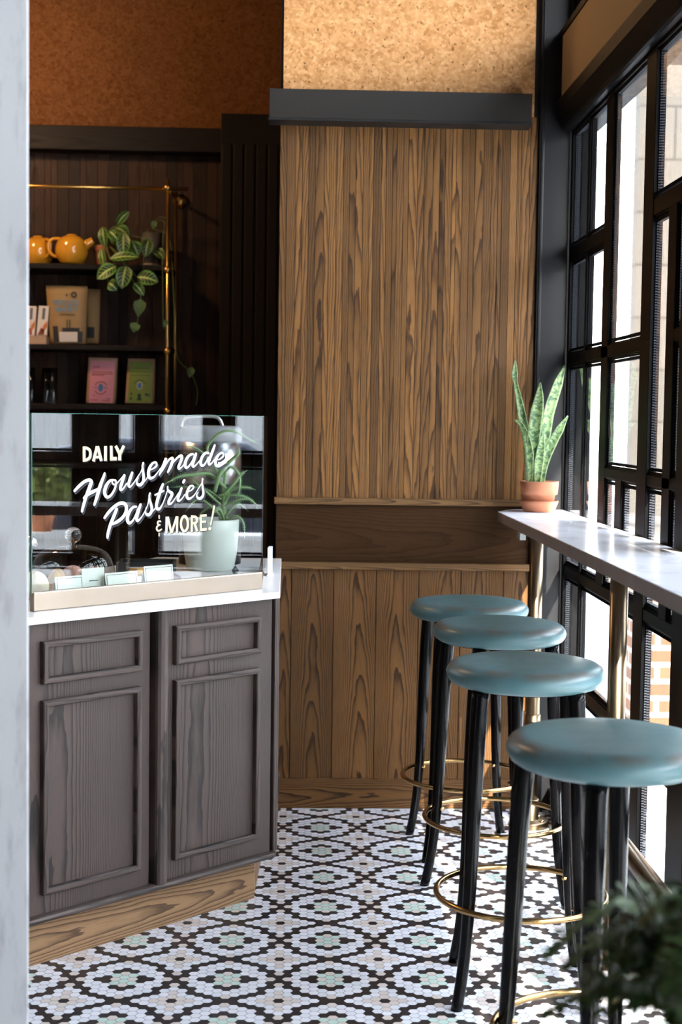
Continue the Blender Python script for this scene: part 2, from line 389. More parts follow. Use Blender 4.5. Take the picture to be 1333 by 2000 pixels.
DOUGH = plain('pale bun', (.80, .72, .52), .75, vary=.10, scale=18)
CRUMB = plain('golden crumble', (.55, .30, .07), .8, vary=.35, scale=60)
PINKP = plain('rosy pastry', (.58, .32, .25), .7, vary=.15, scale=40)
CHOC = plain('chocolate pastry', (.22, .08, .05), .6, vary=.3, scale=40)
BERRY = plain('dark berries', (.08, .02, .03), .4, vary=.4, scale=60)
BASKET = plain('black woven tray', (.014, .014, .016), .6, vary=.3, scale=90)

# ================================================================ the setting
P_T = .01764*CH; X0T, Y0T = .07828*CH, 2.55532*CH          # hex pitch and a pattern centre
PAT = {0: 'GBKWBK', 1: 'bGKWWK', 2: 'KWWWKW', 3: 'kWWWKW', 4: 'WWKKWB', 5: 'bKKWWB', 6: 'KBWBBK'}
# even columns: rows .5,1.5..5.5   odd columns: rows 0,1..5
def floor_tiles():
    colw = P_T*math.sqrt(3)/2; R = P_T/math.sqrt(3)*.955
    vs = []; fs = []; mi = []; rg = random.Random(3)
    i0, i1 = int((-1.75-X0T)/colw), int((1.0-X0T)/colw)
    k = {'G': 3, 'B': 2, 'b': 2, 'K': 4, 'k': 4}
    hx = [(R*math.cos(a*PI/3), R*math.sin(a*PI/3)) for a in range(6)]
    for i in range(i0, i1+1):
        c = i % 12; c = 12-c if c > 6 else c
        j = math.ceil((-.2-Y0T)/P_T) + (.5 if i % 2 == 0 else 0)
        while Y0T+j*P_T < 7.15:
            q = (j+5.5) % 11-5.5; a = abs(q)
            if i % 2: a = round(a); a = 5 if a > 5 else a
            else: a = int(a)
            ch = PAT[c][a]
            m = k.get(ch, 0)
            if m == 0 and rg.random() < .4: m = 1
            x, y = X0T+i*colw, Y0T+j*P_T; b = len(vs)
            vs += [(x+p, y+q2, 0) for p, q2 in hx]; fs.append(tuple(range(b, b+6))); mi.append(m); j += 1
    return vs, fs, mi
vs, fs, mi = floor_tiles()
b = len(vs); vs += [(-2.7, -1.7, -.0012), (1.09, -1.7, -.0012), (1.09, 7.25, -.0012), (-2.7, 7.25, -.0012)]; fs.append((b, b+1, b+2, b+3)); mi.append(5)
me = bpy.data.meshes.new('floor'); me.from_pydata(vs, [], fs)
for m in (T_WHITE, T_WHITE2, T_BEIGE, T_MINT, T_BLACK, GROUT): me.materials.append(m)
me.polygons.foreach_set('material_index', mi); me.update()
fl = bpy.data.objects.new('floor', me); COL.objects.link(fl); fl['kind'] = 'structure'
def struct(name, mb, mats, parent=None, bevel=0, label=None):
    o = mb.build(name, mats, parent, True, bevel)
    if parent is None: o['kind'] = 'structure'
    if label: o['label'] = label
    return o

YB = 5.478
zb = lambda px, py: at_y(px, py, YB).z
xb = lambda px, py: at_y(px, py, YB).x
m = MB(); box(m, -.06, 1.12, 5.502, 5.62, 0, 4.2, uo=0); WB = struct('wall_back', m, DARKWALL)
m = MB(); seams = [-.058]+[xb(p, 1300) for p in (567.5, 650, 733, 816, 898, 981)]+[.897]
for a, c in zip(seams, seams[1:]): box(m, a+.0012, c-.0012, 5.486, 5.503, .10, .92, uo=random.uniform(-.03, .03))
struct('wainscot_boards', m, OAK, WB, .0015)
m = MB(); box(m, -.058, .897, 5.488, 5.503, .93, 1.165, 'x', uo=.02); struct('apron_board', m, OAK_PLAIN, WB)
m = MB(); box(m, -.058, .897, 5.464, 5.503, .912, .938, 'x', uo=.01); struct('dado_rail', m, OAK_RAIL, WB, .003)
m = MB(); box(m, -.067, .900, 5.460, 5.503, 1.156, 1.1805, 'x', uo=.004); struct('chair_rail', m, OAK_RAIL, WB, .002)
m = MB(); x = -.0585; rg = random.Random(11)
while x < .896:
    w = rg.choice((.015, .019, .023, .025, .027, .029, .033)); x2 = min(x+w, .897)
    if .897-x2 < .012: x2 = .897
    random.seed(int(x*9000)+5); box(m, x+.0006, x2-.0006, 5.482+rg.uniform(0, .0015), 5.503, 1.179, 2.60, uo=rg.choice((-1, 1))*rg.uniform(.008, .075)); x = x2
random.seed(21)
struct('slat_panel', m, OAK_SLAT, WB, .0012)
m = MB(); box(m, -.062, .897, 5.478, 5.503, 0, .114, 'x', uo=.012); struct('baseboard_back', m, OAK, None, .002)
m = MB(); box(m, -.049, .879, 5.480, 5.503, 2.60, 4.2, uo=0); struct('cork_panel', m, CORK, WB)
# alcove behind, darker
m = MB(); box(m, -.06, 0, 5.62, 7.3, 0, 4.2, uo=0); struct('wall_alcove', m, DARKWALL)
m = MB(); box(m, -2.7, 0, 7.225, 7.35, 0, 4.2, uo=0); WF = struct('wall_far', m, DARKWALL)
m = MB(); x = -2.0; rg = random.Random(5)
zt = at_y(200, 250, 7.2).z
while x < -.33:
    w = rg.choice((.03, .04, .05, .055, .065)); box(m, x+.001, x+w-.001, 7.20+rg.uniform(0, .004), 7.226, 0, zt, uo=rg.uniform(-.05, .05)); x += w
struct('slat_panel', m, WALNUT, WF)
m = MB(); box(m, -2.0, at_y(430, 400, 6.95).x+.01, 7.10, 7.226, at_y(200, 293, 7.1).z, at_y(200, 246, 7.1).z, 'x', uo=.02); struct('header_board', m, WALNUT_D, WF, .003)
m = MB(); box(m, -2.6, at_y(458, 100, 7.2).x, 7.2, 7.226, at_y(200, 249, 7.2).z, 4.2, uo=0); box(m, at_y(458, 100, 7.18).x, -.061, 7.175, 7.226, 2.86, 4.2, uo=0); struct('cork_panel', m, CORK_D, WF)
m = MB(); xc = at_y(431, 400, 6.95).x; zc = at_y(480, 222, 6.95).z
box(m, xc, -.061, 6.95, 7.226, 0, zc, uo=.03)
x = xc
for k in range(5):
    box(m, x+.006, x+.048, 6.944, 6.951, .1, zc-.14, uo=.02*k-.04); x += .054
struct('dark_pilaster', m, WALNUT_D, WF, .002)
# shell
m = MB(); box(m, -2.8, -2.7, -1.7, 7.35, 0, 4.2, uo=0); struct('wall_left', m, DARKWALL)
m = MB(); box(m, -2.8, 1.12, -1.7, 7.35, 4.2, 4.3, uo=0); struct('ceiling', m, DARKWALL)
m = MB(); box(m, -2.7, 1.12, -1.8, -1.7, 0, 4.2, uo=0); struct('wall_front', m, BROWNWALL)
m = MB(); ex = at_y(56.5, 1000, 2.64); prism(m, [(-.62, 2.64), (ex.x, 2.64), (ex.x-.035, 2.74), (-.62, 2.74)], 0, 4.2); struct('trim_1', m, WPAINT, None, .004)
# column by the window
m = MB(); box(m, .899, 1.014, 5.468, 5.56, 0, 4.2, uo=0)
box(m, .905, .918, 5.463, 5.47, 0, 4.2, uo=0)
struct('trim_2', m, CHAR, None, .010)
m = MB(); box(m, 1.062, 1.112, 5.475, 5.62, -.1, 4.2, uo=0); struct('trim_6', m, BLACK)
# ---------------------------------------------------------------- window wall
XF, XG = 1.02, 1.037
yo = lambda px, py: at_x(px, py, XF).y
zo = lambda px, py: at_x(px, py, XF).z
m = MB(); box(m, .985, 1.14, -1.7, 5.47, 0, .085, uo=0); struct('baseboard_right', m, BLACK, None, .004)
yA0, yA1 = yo(1187, 690), yo(1174.4, 690); yB0, yB1 = yo(1270, 690), yo(1251.4, 690)
yC0, yC1 = yo(1315, 690), yo(1300, 690); yD0, yD1 = yo(1212, 1000), yo(1200, 1000)
yE1 = yo(1320, 1000); yE0 = yE1-.17; yJ = 5.13
ZT = 2.535; r1 = (zo(1170, 477), zo(1170, 452)); r2 = (zo(1200, 695), zo(1200, 672)); r3 = (zo(1279, 420), zo(1279, 388))
r4 = (zo(1306, 668), zo(1306, 645)); r5 = (zo(1200, 936), zo(1200, 917)); r6 = (zo(1150, 1150), zo(1150, 1131)); r7 = (zo(1165, 1395), zo(1165, 1370)); r8 = (.085, .12)
print('bars', yA0, yA1, yB0, yB1, yC0, yC1, yD0, yD1, yE0, yE1, 'rails', r1, r2, r3, r4, r5, r6, r7)
def bar(mb, y0, y1, z0, z1):
    box(mb, XF, 1.046, y0, y1, z0, z1, uo=0)
    if y1-y0 < z1-z0: box(mb, XF+.006, 1.045, y0-.005, y1+.005, z0, z1, uo=0); box(mb, XF+.012, 1.044, y0-.009, y1+.009, z0, z1, uo=0)
    else: box(mb, XF+.006, 1.045, y0, y1, z0-.005, z1+.005, uo=0); box(mb, XF+.012, 1.044, y0, y1, z0-.009, z1+.009, uo=0)
def m_spacer():
    t = NT('perforated glazing spacer'); u, v = t.uv()
    d = t.ramp(t.M('FRACT', t.M('MULTIPLY', v, 130)), [(0, 0), (.5, 0), (.56, 1), (.94, 1), (1, 0)])
    return t.pbr(t.mix(d, (.003, .0032, .0045), (.05, .055, .065)), .6, .0, None, .02)
SPACER = m_spacer()
def window(n, y0, y1, frames, bars_, panes):
    w = thing('window_%d' % n, None, None, (XF, (y0+y1)/2, 0), kind='structure')
    mb = MB()
    for q in frames: box(mb, XF-.002, 1.048, *q, uo=0)
    for q in bars_: bar(mb, *q)
    mb.build('window_frame', BLACK, w, True, .0012, 1)
    for (a, c, z0, z1) in panes:
        sb = MB(); s = .009
        for k in (0, 1):
            xx = XG-.004 + k*.0075
            box(sb, xx-.0035, xx+.0035, a, a+s, z0, z1, 'z', uo=0); box(sb, xx-.0035, xx+.0035, c-s*.7, c, z0, z1, 'z', uo=0)
        box(sb, XG-.009, XG+.004, a+s, c-s, z0, z0+s, 'y', uo=0); box(sb, XG-.009, XG+.004, a+s, c-s, z1-s, z1, 'y', uo=0)
        pb = MB(); box(pb, XG-.009, XG-.0065, a, c, z0, z1, uo=0)
        p = pb.build('pane', GLASS, w)
        sb.build('glazing_spacer', SPACER, p)
T0, T1 = ZT, 2.60
e = .012
window(1, yB1-.09, 5.468, [(5.435, 5.468, .085, 2.6), (yJ, 5.435, T0, T1), (yJ, 5.435, .085, .125), (yB0+.0, yB1, .085, 2.6), (yB1, yJ, T0, T1), (yB1, yJ, .085, .125)],
  [(yJ, yJ+.028, .125, T0), (yJ+.028, 5.435, *r1), (yJ+.028, 5.435, *r2), (yJ+.028, 5.435, *r6), (yJ+.028, 5.435, *r7), (yA0, yA1, r6[1], T0), (yD0, yD1, r6[1], r5[0]), (yA1, yJ, *r1), (yB1, yJ, *r2), (yB1, yA0, *r5), (yB1, yJ, *r6), (yB1, yJ, *r7)],
  [(yJ+.028+e, 5.435, r1[1]+e, T0), (yJ+.028+e, 5.435, r2[1]+e, r1[0]-e), (yJ+.028+e, 5.435, r6[1]+e, r2[0]-e), (yJ+.028+e, 5.435, r7[1]+e, r6[0]-e), (yJ+.028+e, 5.435, .125, r7[0]-e), (yA1+e, yJ, r1[1]+e, T0), (yA1+e, yJ, r2[1]+e, r1[0]-e), (yA1+e, yJ, r6[1]+e, r2[0]-e), (yB1, yA0-e, r2[1]+e, T0), (yB1, yA0-e, r5[1]+e, r2[0]-e),
   (yD1+e, yA0-e, r6[1]+e, r5[0]-e), (yB1, yD0-e, r6[1]+e, r5[0]-e), (yB1, yJ, r7[1]+e, r6[0]-e), (yB1, yJ, .125, r7[0]-e)])
window(2, yE0, yB0, [(yE0, yE1, .085, 2.6), (yE1, yB0, T0, T1), (yE1, yB0, .085, .125)],
  [(yC0, yC1, r6[1], r3[0]), (yE1, yB0, *r3), (yE1, yC0, *r4), (yE1, yB0, *r5), (yE1, yB0, *r6), (yE1, yB0, *r7)],
  [(yE1, yB0, r3[1]+e, T0), (yC1+e, yB0, r5[1]+e, r3[0]-e), (yE1, yC0-e, r4[1]+e, r3[0]-e), (yE1, yC0-e, r5[1]+e, r4[0]-e),
   (yC1+e, yB0, r6[1]+e, r5[0]-e), (yE1, yC0-e, r6[1]+e, r5[0]-e), (yE1, yB0, r7[1]+e, r6[0]-e), (yE1, yB0, .125, r7[0]-e)])
yy = yE0
for n in (3, 4, 5, 6):
    y1 = yy; y0 = y1-1.12; f0 = y0+.10
    window(n, y0, y1, [(y0, f0, .085, 2.6), (f0, y1, T0, T1), (f0, y1, .085, .125)],
      [(y0+.55, y0+.58, r6[1], r3[0]), (f0, y1, *r3), (f0, y1, *r5), (f0, y1, *r6), (f0, y1, *r7)],
      [(f0, y1, r3[1]+e, T0), (f0, y0+.55-e, r5[1]+e, r3[0]-e), (y0+.58+e, y1, r5[1]+e, r3[0]-e), (f0, y0+.55-e, r6[1]+e, r5[0]-e), (y0+.58+e, y1, r6[1]+e, r5[0]-e), (f0, y1, r7[1]+e, r6[0]-e), (f0, y1, .125, r7[0]-e)])
    yy = y0
m = MB(); box(m, XF, 1.12, -1.7, yy, 0, 4.2, uo=0); WR = struct('wall_right', m, BLACK)
# header over the windows: black box beam, tan board, clerestory sill
m = MB(); pr = [(.955, 2.655), (.955, 2.60), (.985, 2.545), (1.12, 2.545), (1.12, 2.655)]
vs = [(px_, -1.7, pz_) for px_, pz_ in pr]+[(px_, 5.468, pz_) for px_, pz_ in pr]; n5 = len(pr)
m.add(vs, [tuple(range(n5)), tuple(range(n5, 2*n5))[::-1]]+[(i, n5+i, n5+(i+1) % n5, (i+1) % n5) for i in range(n5)])
struct('trim_3', m, BLACK, None, .012)
m = MB(); box(m, .965, .99, -1.7, 5.40, 2.655, 2.875, 'y', uo=0); struct('trim_4', m, TAN)
m = MB(); box(m, .99, 1.12, -1.7, 5.468, 2.655, 2.87, uo=0); box(m, .96, 1.12, -1.7, 5.468, 2.876, 2.90, uo=0)
for k in range(6): y = 5.0-k*1.15; box(m, 1.04, 1.08, y, y+.05, 2.9, 4.2, uo=0)
box(m, 1.02, 1.10, 5.36, 5.468, 2.9, 4.2, uo=0); struct('trim_5', m, BLACK)
m = MB(); box(m, 1.056, 1.059, -1.7, 5.36, 2.9, 4.2, uo=0); cw = struct('window_7', m, GLASS)

# ================================================================ light box over the panelling
t = thing('light_box', 'long flat black metal box across the top of the slatted oak panelling', 'light fitting', (.385, 5.43, 2.62))
lx0, lx1 = at_y(526.5, 200, 5.385).x, at_y(1040.5, 200, 5.385).x; lz1, lz0 = at_y(526, 172, 5.385).z, at_y(526, 232, 5.385).z
m = MB(); box(m, lx0, lx1, 5.385, 5.480, lz0+.004, lz1, uo=0); m.build('housing', BOXM, t, True, .002)
m = MB(); box(m, lx0-.003, lx1+.002, 5.382, 5.480, lz0-.004, lz0+.004, uo=0); m.build('bottom_lip', BLACKM, t, True, .001)

# ================================================================ window bar
ZC = 1.146
t = thing('window_bar_counter', 'long narrow white marble bar counter along the black window wall', 'counter', (.885, 3.4, 0))
m = MB(); poly = [(.751, .6), (1.018, .6), (1.018, 5.462), (.84, 5.462), (.795, 5.42), (.751, 5.32)]
prism(m, poly, ZC-.036, ZC)
for i in range(len(m.f)): m.m[i] = 0 if i == 1 else 1
m.build('marble_top', [MARBLE, MARBLE_E], t, True, .003)
br = at_z(1018, 1043, ZC-.04)
m = MB(); box(m, br.x-.008, br.x+.012, br.y-.03, br.y+.03, ZC-.058, ZC-.036, uo=0); m.build('bracket', ZINC, t, True, .001)
RZ = .362
t = thing('brass_bar_frame', 'antique brass pipe legs and foot rail carrying the marble window bar', 'bar frame', (.885, 3.9, 0))
for py in (5.25, 3.905, 2.3):
    c = (.885, py, 0); m = MB()
    lathe(m, [(.0245, .015), (.0245, ZC-.037)], 32, c); p = m.build('post', BRASS_P, t)
    m = MB(); lathe(m, [(.068, .0005), (.068, .022), (.064, .026), (.03, .028), (.03, .10), (.0285, .102)], 40, c); p1 = m.build('floor_flange', BRASS_P, p, bevel=.001)
    m = MB()
    for k in range(4):
        a = PI/4+k*PI/2; m = MB(); sphere(m, (c[0]+.049*math.cos(a), py+.049*math.sin(a), .028), .010, 12, 6, s=(1, 1, .5)); m.build('screw', BRASS, p)
    pass
    m = MB(); lathe(m, [(.027, ZC-.085), (.0285, ZC-.083), (.0285, ZC-.037)], 32, c); m.build('top_collar', BRASS_P, p)
    m = MB(); lathe(m, [(.0245, RZ-.052), (.0285, RZ-.05), (.0285, RZ+.05), (.0245, RZ+.052)], 32, c, cap=False)
    tube(m, [(.885, py-.06, RZ), (.885, py+.06, RZ)], .0285, 28); m.build('tee_fitting', BRASS_P, p)
m = MB(); tube(m, [(.885, .7, RZ), (.885, 5.45, RZ)], .0245, 28); m.build('foot_rail', BRASS_P, t)

# ================================================================ stools
def make_stool(label, loc, rz):
    t = thing('bar_stool', label, 'stool', group='teal leather bar stools')
    m = MB(); R = .2045; zt_, zb_ = .862, .802
    prof = [(1e-5, zt_+.004), (.06, zt_+.0037), (.12, zt_+.002), (.165, zt_-.001), (.185, zt_-.0055), (.196, zt_-.013), (.202, zt_-.022), (R, zt_-.031), (.202, zt_-.042), (.196, zt_-.051), (.186, zb_+.002), (.178, zb_-.001), (1e-5, zb_-.001)]
    lathe(m, prof[::-1], 64); m.build('seat_cushion', LEATHER, t)
    m = MB(); lathe(m, [(1e-5, .794), (.150, .794), (.150, .802), (1e-5, .802)], 48, smooth=False); m.build('seat_base', LACQ, t)
    for k in range(4):
        a = PI/4+k*PI/2; dx, dy = math.cos(a), math.sin(a)
        P = [(.168, .8025), (.176, .70), (.183, .55), (.189, .40), (.195, .28), (.204, .17), (.217, .08), (.234, 0)]
        w = [.0215, .0212, .0200, .0180, .0162, .0152, .0148, .0150]
        cp = catmull([(r*dx, r*dy, z) for r, z in P], 4); rr = list(np.interp(np.linspace(0, 1, len(cp)), np.linspace(0, 1, len(w)), w))
        cp[-1] = Vector((cp[-1].x, cp[-1].y, 0.0))
        m = MB(); tube(m, cp, rr, 20); 
        for q in range(20): v = m.v[(len(cp)-1)*20+q]; m.v[(len(cp)-1)*20+q] = (v[0], v[1], .0004)
        lg = m.build('leg', LACQ, t)
        m = MB(); rr_ = .2005; sphere(m, (rr_*dx, rr_*dy, .252), .0225, 10, 6); 
        m = MB(); tube(m, [((.172)*dx, (.172)*dy, .254), ((.220)*dx, (.220)*dy, .252)], .0052, 10); m.build('ring_pin', BRASS, lg)
    m = MB(); tube(m, [(.2195*math.cos(2*PI*i/72), .2195*math.sin(2*PI*i/72), .252) for i in range(72)], .0078, 12, closed=True); m.build('foot_ring', BRASS, t)
    t.location = loc; t.rotation_euler = (0, 0, rz); return t
ST = [((.607, 3.730, 0), math.radians(-5), 'teal leather bar stool, second nearest, whose brass foot ring is seen whole'),
      ((.612, 4.985, 0), math.radians(5), 'teal leather bar stool farthest away, nearest the brown oak wall'),
      ((.642, 4.455, 0), math.radians(17), 'teal leather bar stool second from the oak wall, just before the farthest one'),
      ((.635, 2.850, 0), math.radians(25), 'teal leather bar stool nearest the camera, cut by the right edge of the photo')]
st0 = make_stool(ST[0][2], ST[0][0], ST[0][1])
for l, rz, lab in ST[1:]:
    c = copy_tree(st0); c.location = l; c.rotation_euler = (0, 0, rz); c['label'] = lab

# ================================================================ snake plant on the bar
pc = Vector((.905, 5.335, ZC))
t = thing('plant_saucer', 'terracotta saucer under the potted snake plant on the marble bar', 'saucer', pc)
m = MB(); lathe(m, [(.050, .0005), (.056, .002), (.068, .030), (.071, .040), (.067, .041), (.060, .012), (1e-5, .010)], 40, pc); m.build('dish', TERRA, t)
t = thing('snake_plant', 'snake plant with tall banded leaves in a terracotta pot on the marble bar', 'potted plant', pc+Vector((0, 0, .010)))
m = MB(); lathe(m, [(.047, .0105), (.050, .012), (.058, .062), (.066, .064), (.0705, .112), (.0665, .112), (.060, .098), (1e-5, .097)], 40, pc); m.build('pot', TERRA, t)
m = MB(); lathe(m, [(.058, .098), (.03, .103), (1e-5, .105)], 24, pc); m.build('soil', SOIL, t)
for k in range(9):
    a = random.random()*6.3; r = random.uniform(.01, .05); m = MB(); sphere(m, pc+Vector((r*math.cos(a), r*math.sin(a), .104)), random.uniform(.003, .006), 8, 5, s=(1, 1, .7)); m.build('pebble', PEBBLE, t)
LV = [([(1033, 935, .01), (1029, 870, 0), (1018, 800, 0), (1009, 755, .02), (1006, 735, .02), (1007, 704, .03)], [.018, .020, .030, .020, .012, .022, .003], (0, -1, 0)),
      ([(1042, 935, -.02), (1041, 880, -.03), (1047, 820, -.03), (1053, 780, -.02), (1056, 747, -.02)], [.020, .042, .046, .044, .028, .002], (-.1, -1, 0)),
      ([(1057, 935, .02), (1063, 880, .03), (1071, 810, .04), (1088, 755, .05), (1104, 714, .06)], [.018, .024, .040, .042, .034, .004], (.3, -1, 0)),
      ([(1058, 936, -.01), (1064, 905, -.02), (1078, 868, -.03), (1094, 838, -.03), (1110, 812, -.03)], [.018, .028, .032, .028, .002], (.1, -1, 0)),
      ([(1037, 935, -.03), (1036, 890, -.04), (1028, 850, -.03), (1017, 828, -.02), (1006, 820, -.02)], [.016, .026, .022, .014, .002], (-.3, -1, 0)),
      ([(1050, 936, -.03), (1053, 905, -.04), (1058, 870, -.04), (1063, 842, -.03)], [.022, .034, .026, .002], (.1, -1, 0)),
      ([(1052, 935, .04), (1060, 880, .05), (1066, 830, .06), (1068, 797, .06)], [.02, .026, .02, .002], (.2, -1, 0))]
for pth, w, nd in LV:
    pp = [at_y(a, b_, pc.y+d) for a, b_, d in pth]
    pp[0].y = pc.y + (pp[0].y-pc.y)*.8; pp[0].z = pc.z+.098
    m = MB(); leaf(m, pp, w, nd, cup=.35, cols=7); o = m.build('leaf', SNAKE, t)
    sd = o.modifiers.new('solid', 'SOLIDIFY'); sd.thickness = .0022

# ================================================================ pastry cabinet (its front runs at 44 degrees)
A44 = math.radians(44); DV = Vector((math.cos(A44), math.sin(A44), 0)); NV = Vector((math.sin(A44), -math.cos(A44), 0))
P0 = Vector((-.0326, 4.402, 0)); ZK = .953
def L(u, s, z): return P0 + DV*u + NV*s + Vector((0, 0, z))           # along the front, outward, up
def uz(px, py, s):
    p = at_plane(px, py, L(0, s, 0), NV); q = p-P0; return q.dot(DV), p.z
def lbox(mb, u0, u1, s0, s1, z0, z1, grain='z', **kw):                 # a box in cabinet directions
    return box(mb, u0, u1, s0, s1, z0, z1, grain, T=lambda u, s, z: L(u, s, z), **kw)
cab = thing('pastry_cabinet', 'charcoal stained wooden cabinet with framed drawer and door fronts under the pastry case', 'cabinet', P0, A44)
SD = -.034
ul = -1.06
m = MB(); lbox(m, ul, -.012, -.34, SD-.06, .135, ZK-.020, uo=.09)
prism(m, [tuple(L(-.012, SD-.06, 0))[:2], (-.052, 5.45), (-.30, 5.45), tuple(L(-.32, -.34, 0))[:2]], .135, ZK-.020); m.build('carcass', ASH, cab, True, .002)
# two face panels either side of the pilaster
uLg, _ = uz(292, 1450, SD); uP0, _ = uz(302.5, 1450, SD+.01); uP1, _ = uz(323, 1450, SD); uR1, _ = uz(529, 1450, SD)
zled = .150
m = MB(); lbox(m, ul, uLg, SD-.061, SD, zled, ZK-.0205, uo=.085); m.build('face_panel', ASH, cab, True, .001)
m = MB(); lbox(m, uP1-.012, uR1, SD-.061, SD, zled, ZK-.0205, uo=.075); m.build('face_panel', ASH, cab, True, .001)
m = MB(); lbox(m, uR1+.010, uR1+.030, SD-.061, SD+.004, zled, ZK-.0205, uo=.1); m.build('stile', ASH, cab, True, .003)
m = MB(); uc = (uP0+uP1)/2; hw = (uP1-uP0)/2
PR = [(-hw, SD-.058), (-hw, SD+.012), (-hw*.9, SD+.020), (-hw*.6, SD+.026), (-hw*.1, SD+.029), (hw*.4, SD+.026), (hw*.8, SD+.017), (hw, SD+.004), (hw, SD-.02)]
N = len(PR)-1; vs = [L(uc+a, s_, z) for z in (zled, ZK-.0205) for a, s_ in PR]
fs = [(k, k+1, N+2+k, N+1+k) for k in range(N)]; uv = [[(PR[k][0], 0), (PR[k+1][0]+.001, 0), (PR[k+1][0]+.001, .78), (PR[k][0], .78)] for k in range(N)]
m.add(vs, fs, 0, uv, False); m.build('pilaster', ASH, cab)
def frame(name, q):
    """raised bead moulding around a panel; q = TL, TR, BL, BR photograph points of its outer edge"""
    pts = [uz(*p, SD+.012) for p in q]
    u0 = (pts[0][0]+pts[2][0])/2; u1 = (pts[1][0]+pts[3][0])/2; z1 = (pts[0][1]+pts[1][1])/2; z0 = (pts[2][1]+pts[3][1])/2
    t = .0165; h = .020; root = None
    m = MB(); lbox(m, u0+.004, u1-.004, SD-.002, SD+.0015, z0+.004, z1-.004, uo=random.choice((-.1, .08, .11))); root = m.build(name, ASH, cab, True)
    m = MB()
    prof = [(0, 0), (0, h*.84), (t*.14, h*.96), (t*.5, h), (t*.86, h*.96), (t, h*.84), (t, 0)]
    C4 = [(u0, z0, 1, 1), (u1, z0, -1, 1), (u1, z1, -1, -1), (u0, z1, 1, -1)]
    for k in range(4):
        a, b_ = C4[k], C4[(k+1) % 4]; va = [L(a[0]+a[2]*o, SD+hh, a[1]+a[3]*o) for o, hh in prof]; vb = [L(b_[0]+b_[2]*o, SD+hh, b_[1]+b_[3]*o) for o, hh in prof]
        nn = len(prof); ln = math.hypot(b_[0]-a[0], b_[1]-a[1])
        m.add(va+vb, [(i, i+1, nn+i+1, nn+i) for i in range(nn-1)], 0, [[(.05+prof[i][0], 0), (.05+prof[i+1][0], 0), (.05+prof[i+1][0], ln), (.05+prof[i][0], ln)] for i in range(nn-1)])
    m.build('bead_moulding', ASH, root, True, 0); return root
frame('drawer_front', [(82, 1254), (278.4, 1230.6), (84.5, 1339.6), (276.5, 1307)])
frame('door', [(82.5, 1369), (277, 1341), (83.5, 1750), (272, 1698)])
frame('drawer_front', [(342.5, 1222), (509.8, 1204), (343, 1301.5), (507.8, 1273)])
frame('door', [(342, 1329.5), (508.8, 1304), (340.5, 1683), (503.5, 1635)])
m = MB(); lbox(m, ul, .004, -.30, -.010, .132, .151, 'x', uo=.03)
prism(m, [tuple(L(.004, -.010, 0))[:2], (-.034, 5.45), (-.06, 5.45), tuple(L(-.03, -.1, 0))[:2]], .132, .151); m.build('base_ledge', ASH, cab, True, .008, label=None)
m = MB(); lbox(m, ul, -.028, -.32, -.0707, 0, .134, 'x', uo=.012)
prism(m, [tuple(L(-.028, -.075, 0))[:2], (-.062, 5.45), (-.09, 5.45), tuple(L(-.06, -.12, 0))[:2]], 0, .134); m.build('plinth', OAK_TOE, cab, True, .001, label='natural light oak plinth board')
# countertop
t = thing('cabinet_countertop', 'white quartz countertop on the charcoal cabinet, under the pastry case', 'countertop', P0, A44)
m = MB(); Lp = L(-1.08, 0, 0); Lb = L(-1.08, -.62, 0)
prism(m, [(P0.x, P0.y), (-.037, 5.455), (-.50, 5.455), (L(-.55, -.62, 0).x, L(-.55, -.62, 0).y), (Lb.x, Lb.y), (Lp.x, Lp.y)], ZK-.0195, ZK); m.build('slab', QUARTZ, t, True, .002)

# ================================================================ glass pastry case
SG = -.0885
case = thing('pastry_case', 'glass pastry case with painted lettering and a pale brass base rail', 'display case', L(-.4, SG, ZK), A44)
ur1 = uz(513.5, 1134, SG)[0]; zr = uz(300, 1138.3, SG)[1]; zg = uz(300, 810.3, SG)[1]; ugl = uz(62.5, 980, SG-.004)[0]; ugr = uz(514, 980, SG-.004)[0]
print('case', ur1, zr, zg, ugl, ugr)
zr = 1.0052; zg = 1.4805
m = MB(); lbox(m, ugl+.004, ur1, SG-.020, SG, ZK+.0004, zr, uo=0); m.build('brass_rail', BRASS_B, case, True, .003)
m = MB(); prism(m, [tuple(L(ur1, SG-.004, 0))[:2], tuple(L(ur1-.012, SG-.012, 0))[:2], (L(ur1-.012, SG-.012, 0).x-.002, 5.10), (L(ur1, SG-.004, 0).x-.002, 5.10)], ZK+.0004, zr-.02); m.build('side_rail', BRASS_B, case, True, .002)
m = MB(); lbox(m, ugl, ugr, SG-.010, SG-.004, zr-.004, zg, uo=0); FG = m.build('front_glass', CASEGL, case, True)
m = MB(); lbox(m, ugl-.0012, ugl, SG-.0102, SG-.0038, zr-.004, zg, uo=0); lbox(m, ugl, ugr, SG-.0102, SG-.0038, zg, zg+.0008, uo=0); m.build('polished_edge', GEDGE, FG, True)
gx = L(ugr, SG-.006, 0)
m = MB(); box(m, gx.x-.003, gx.x+.003, gx.y+.006, 5.08, zr-.022, zg, uo=0); SGL = m.build('side_glass', CASEGL, case, True)
m = MB(); box(m, gx.x-.0015, gx.x+.0025, gx.y+.002, gx.y+.006, zr-.004, zg, uo=0); m.build('silicone_joint', BLACKM, SGL, True)
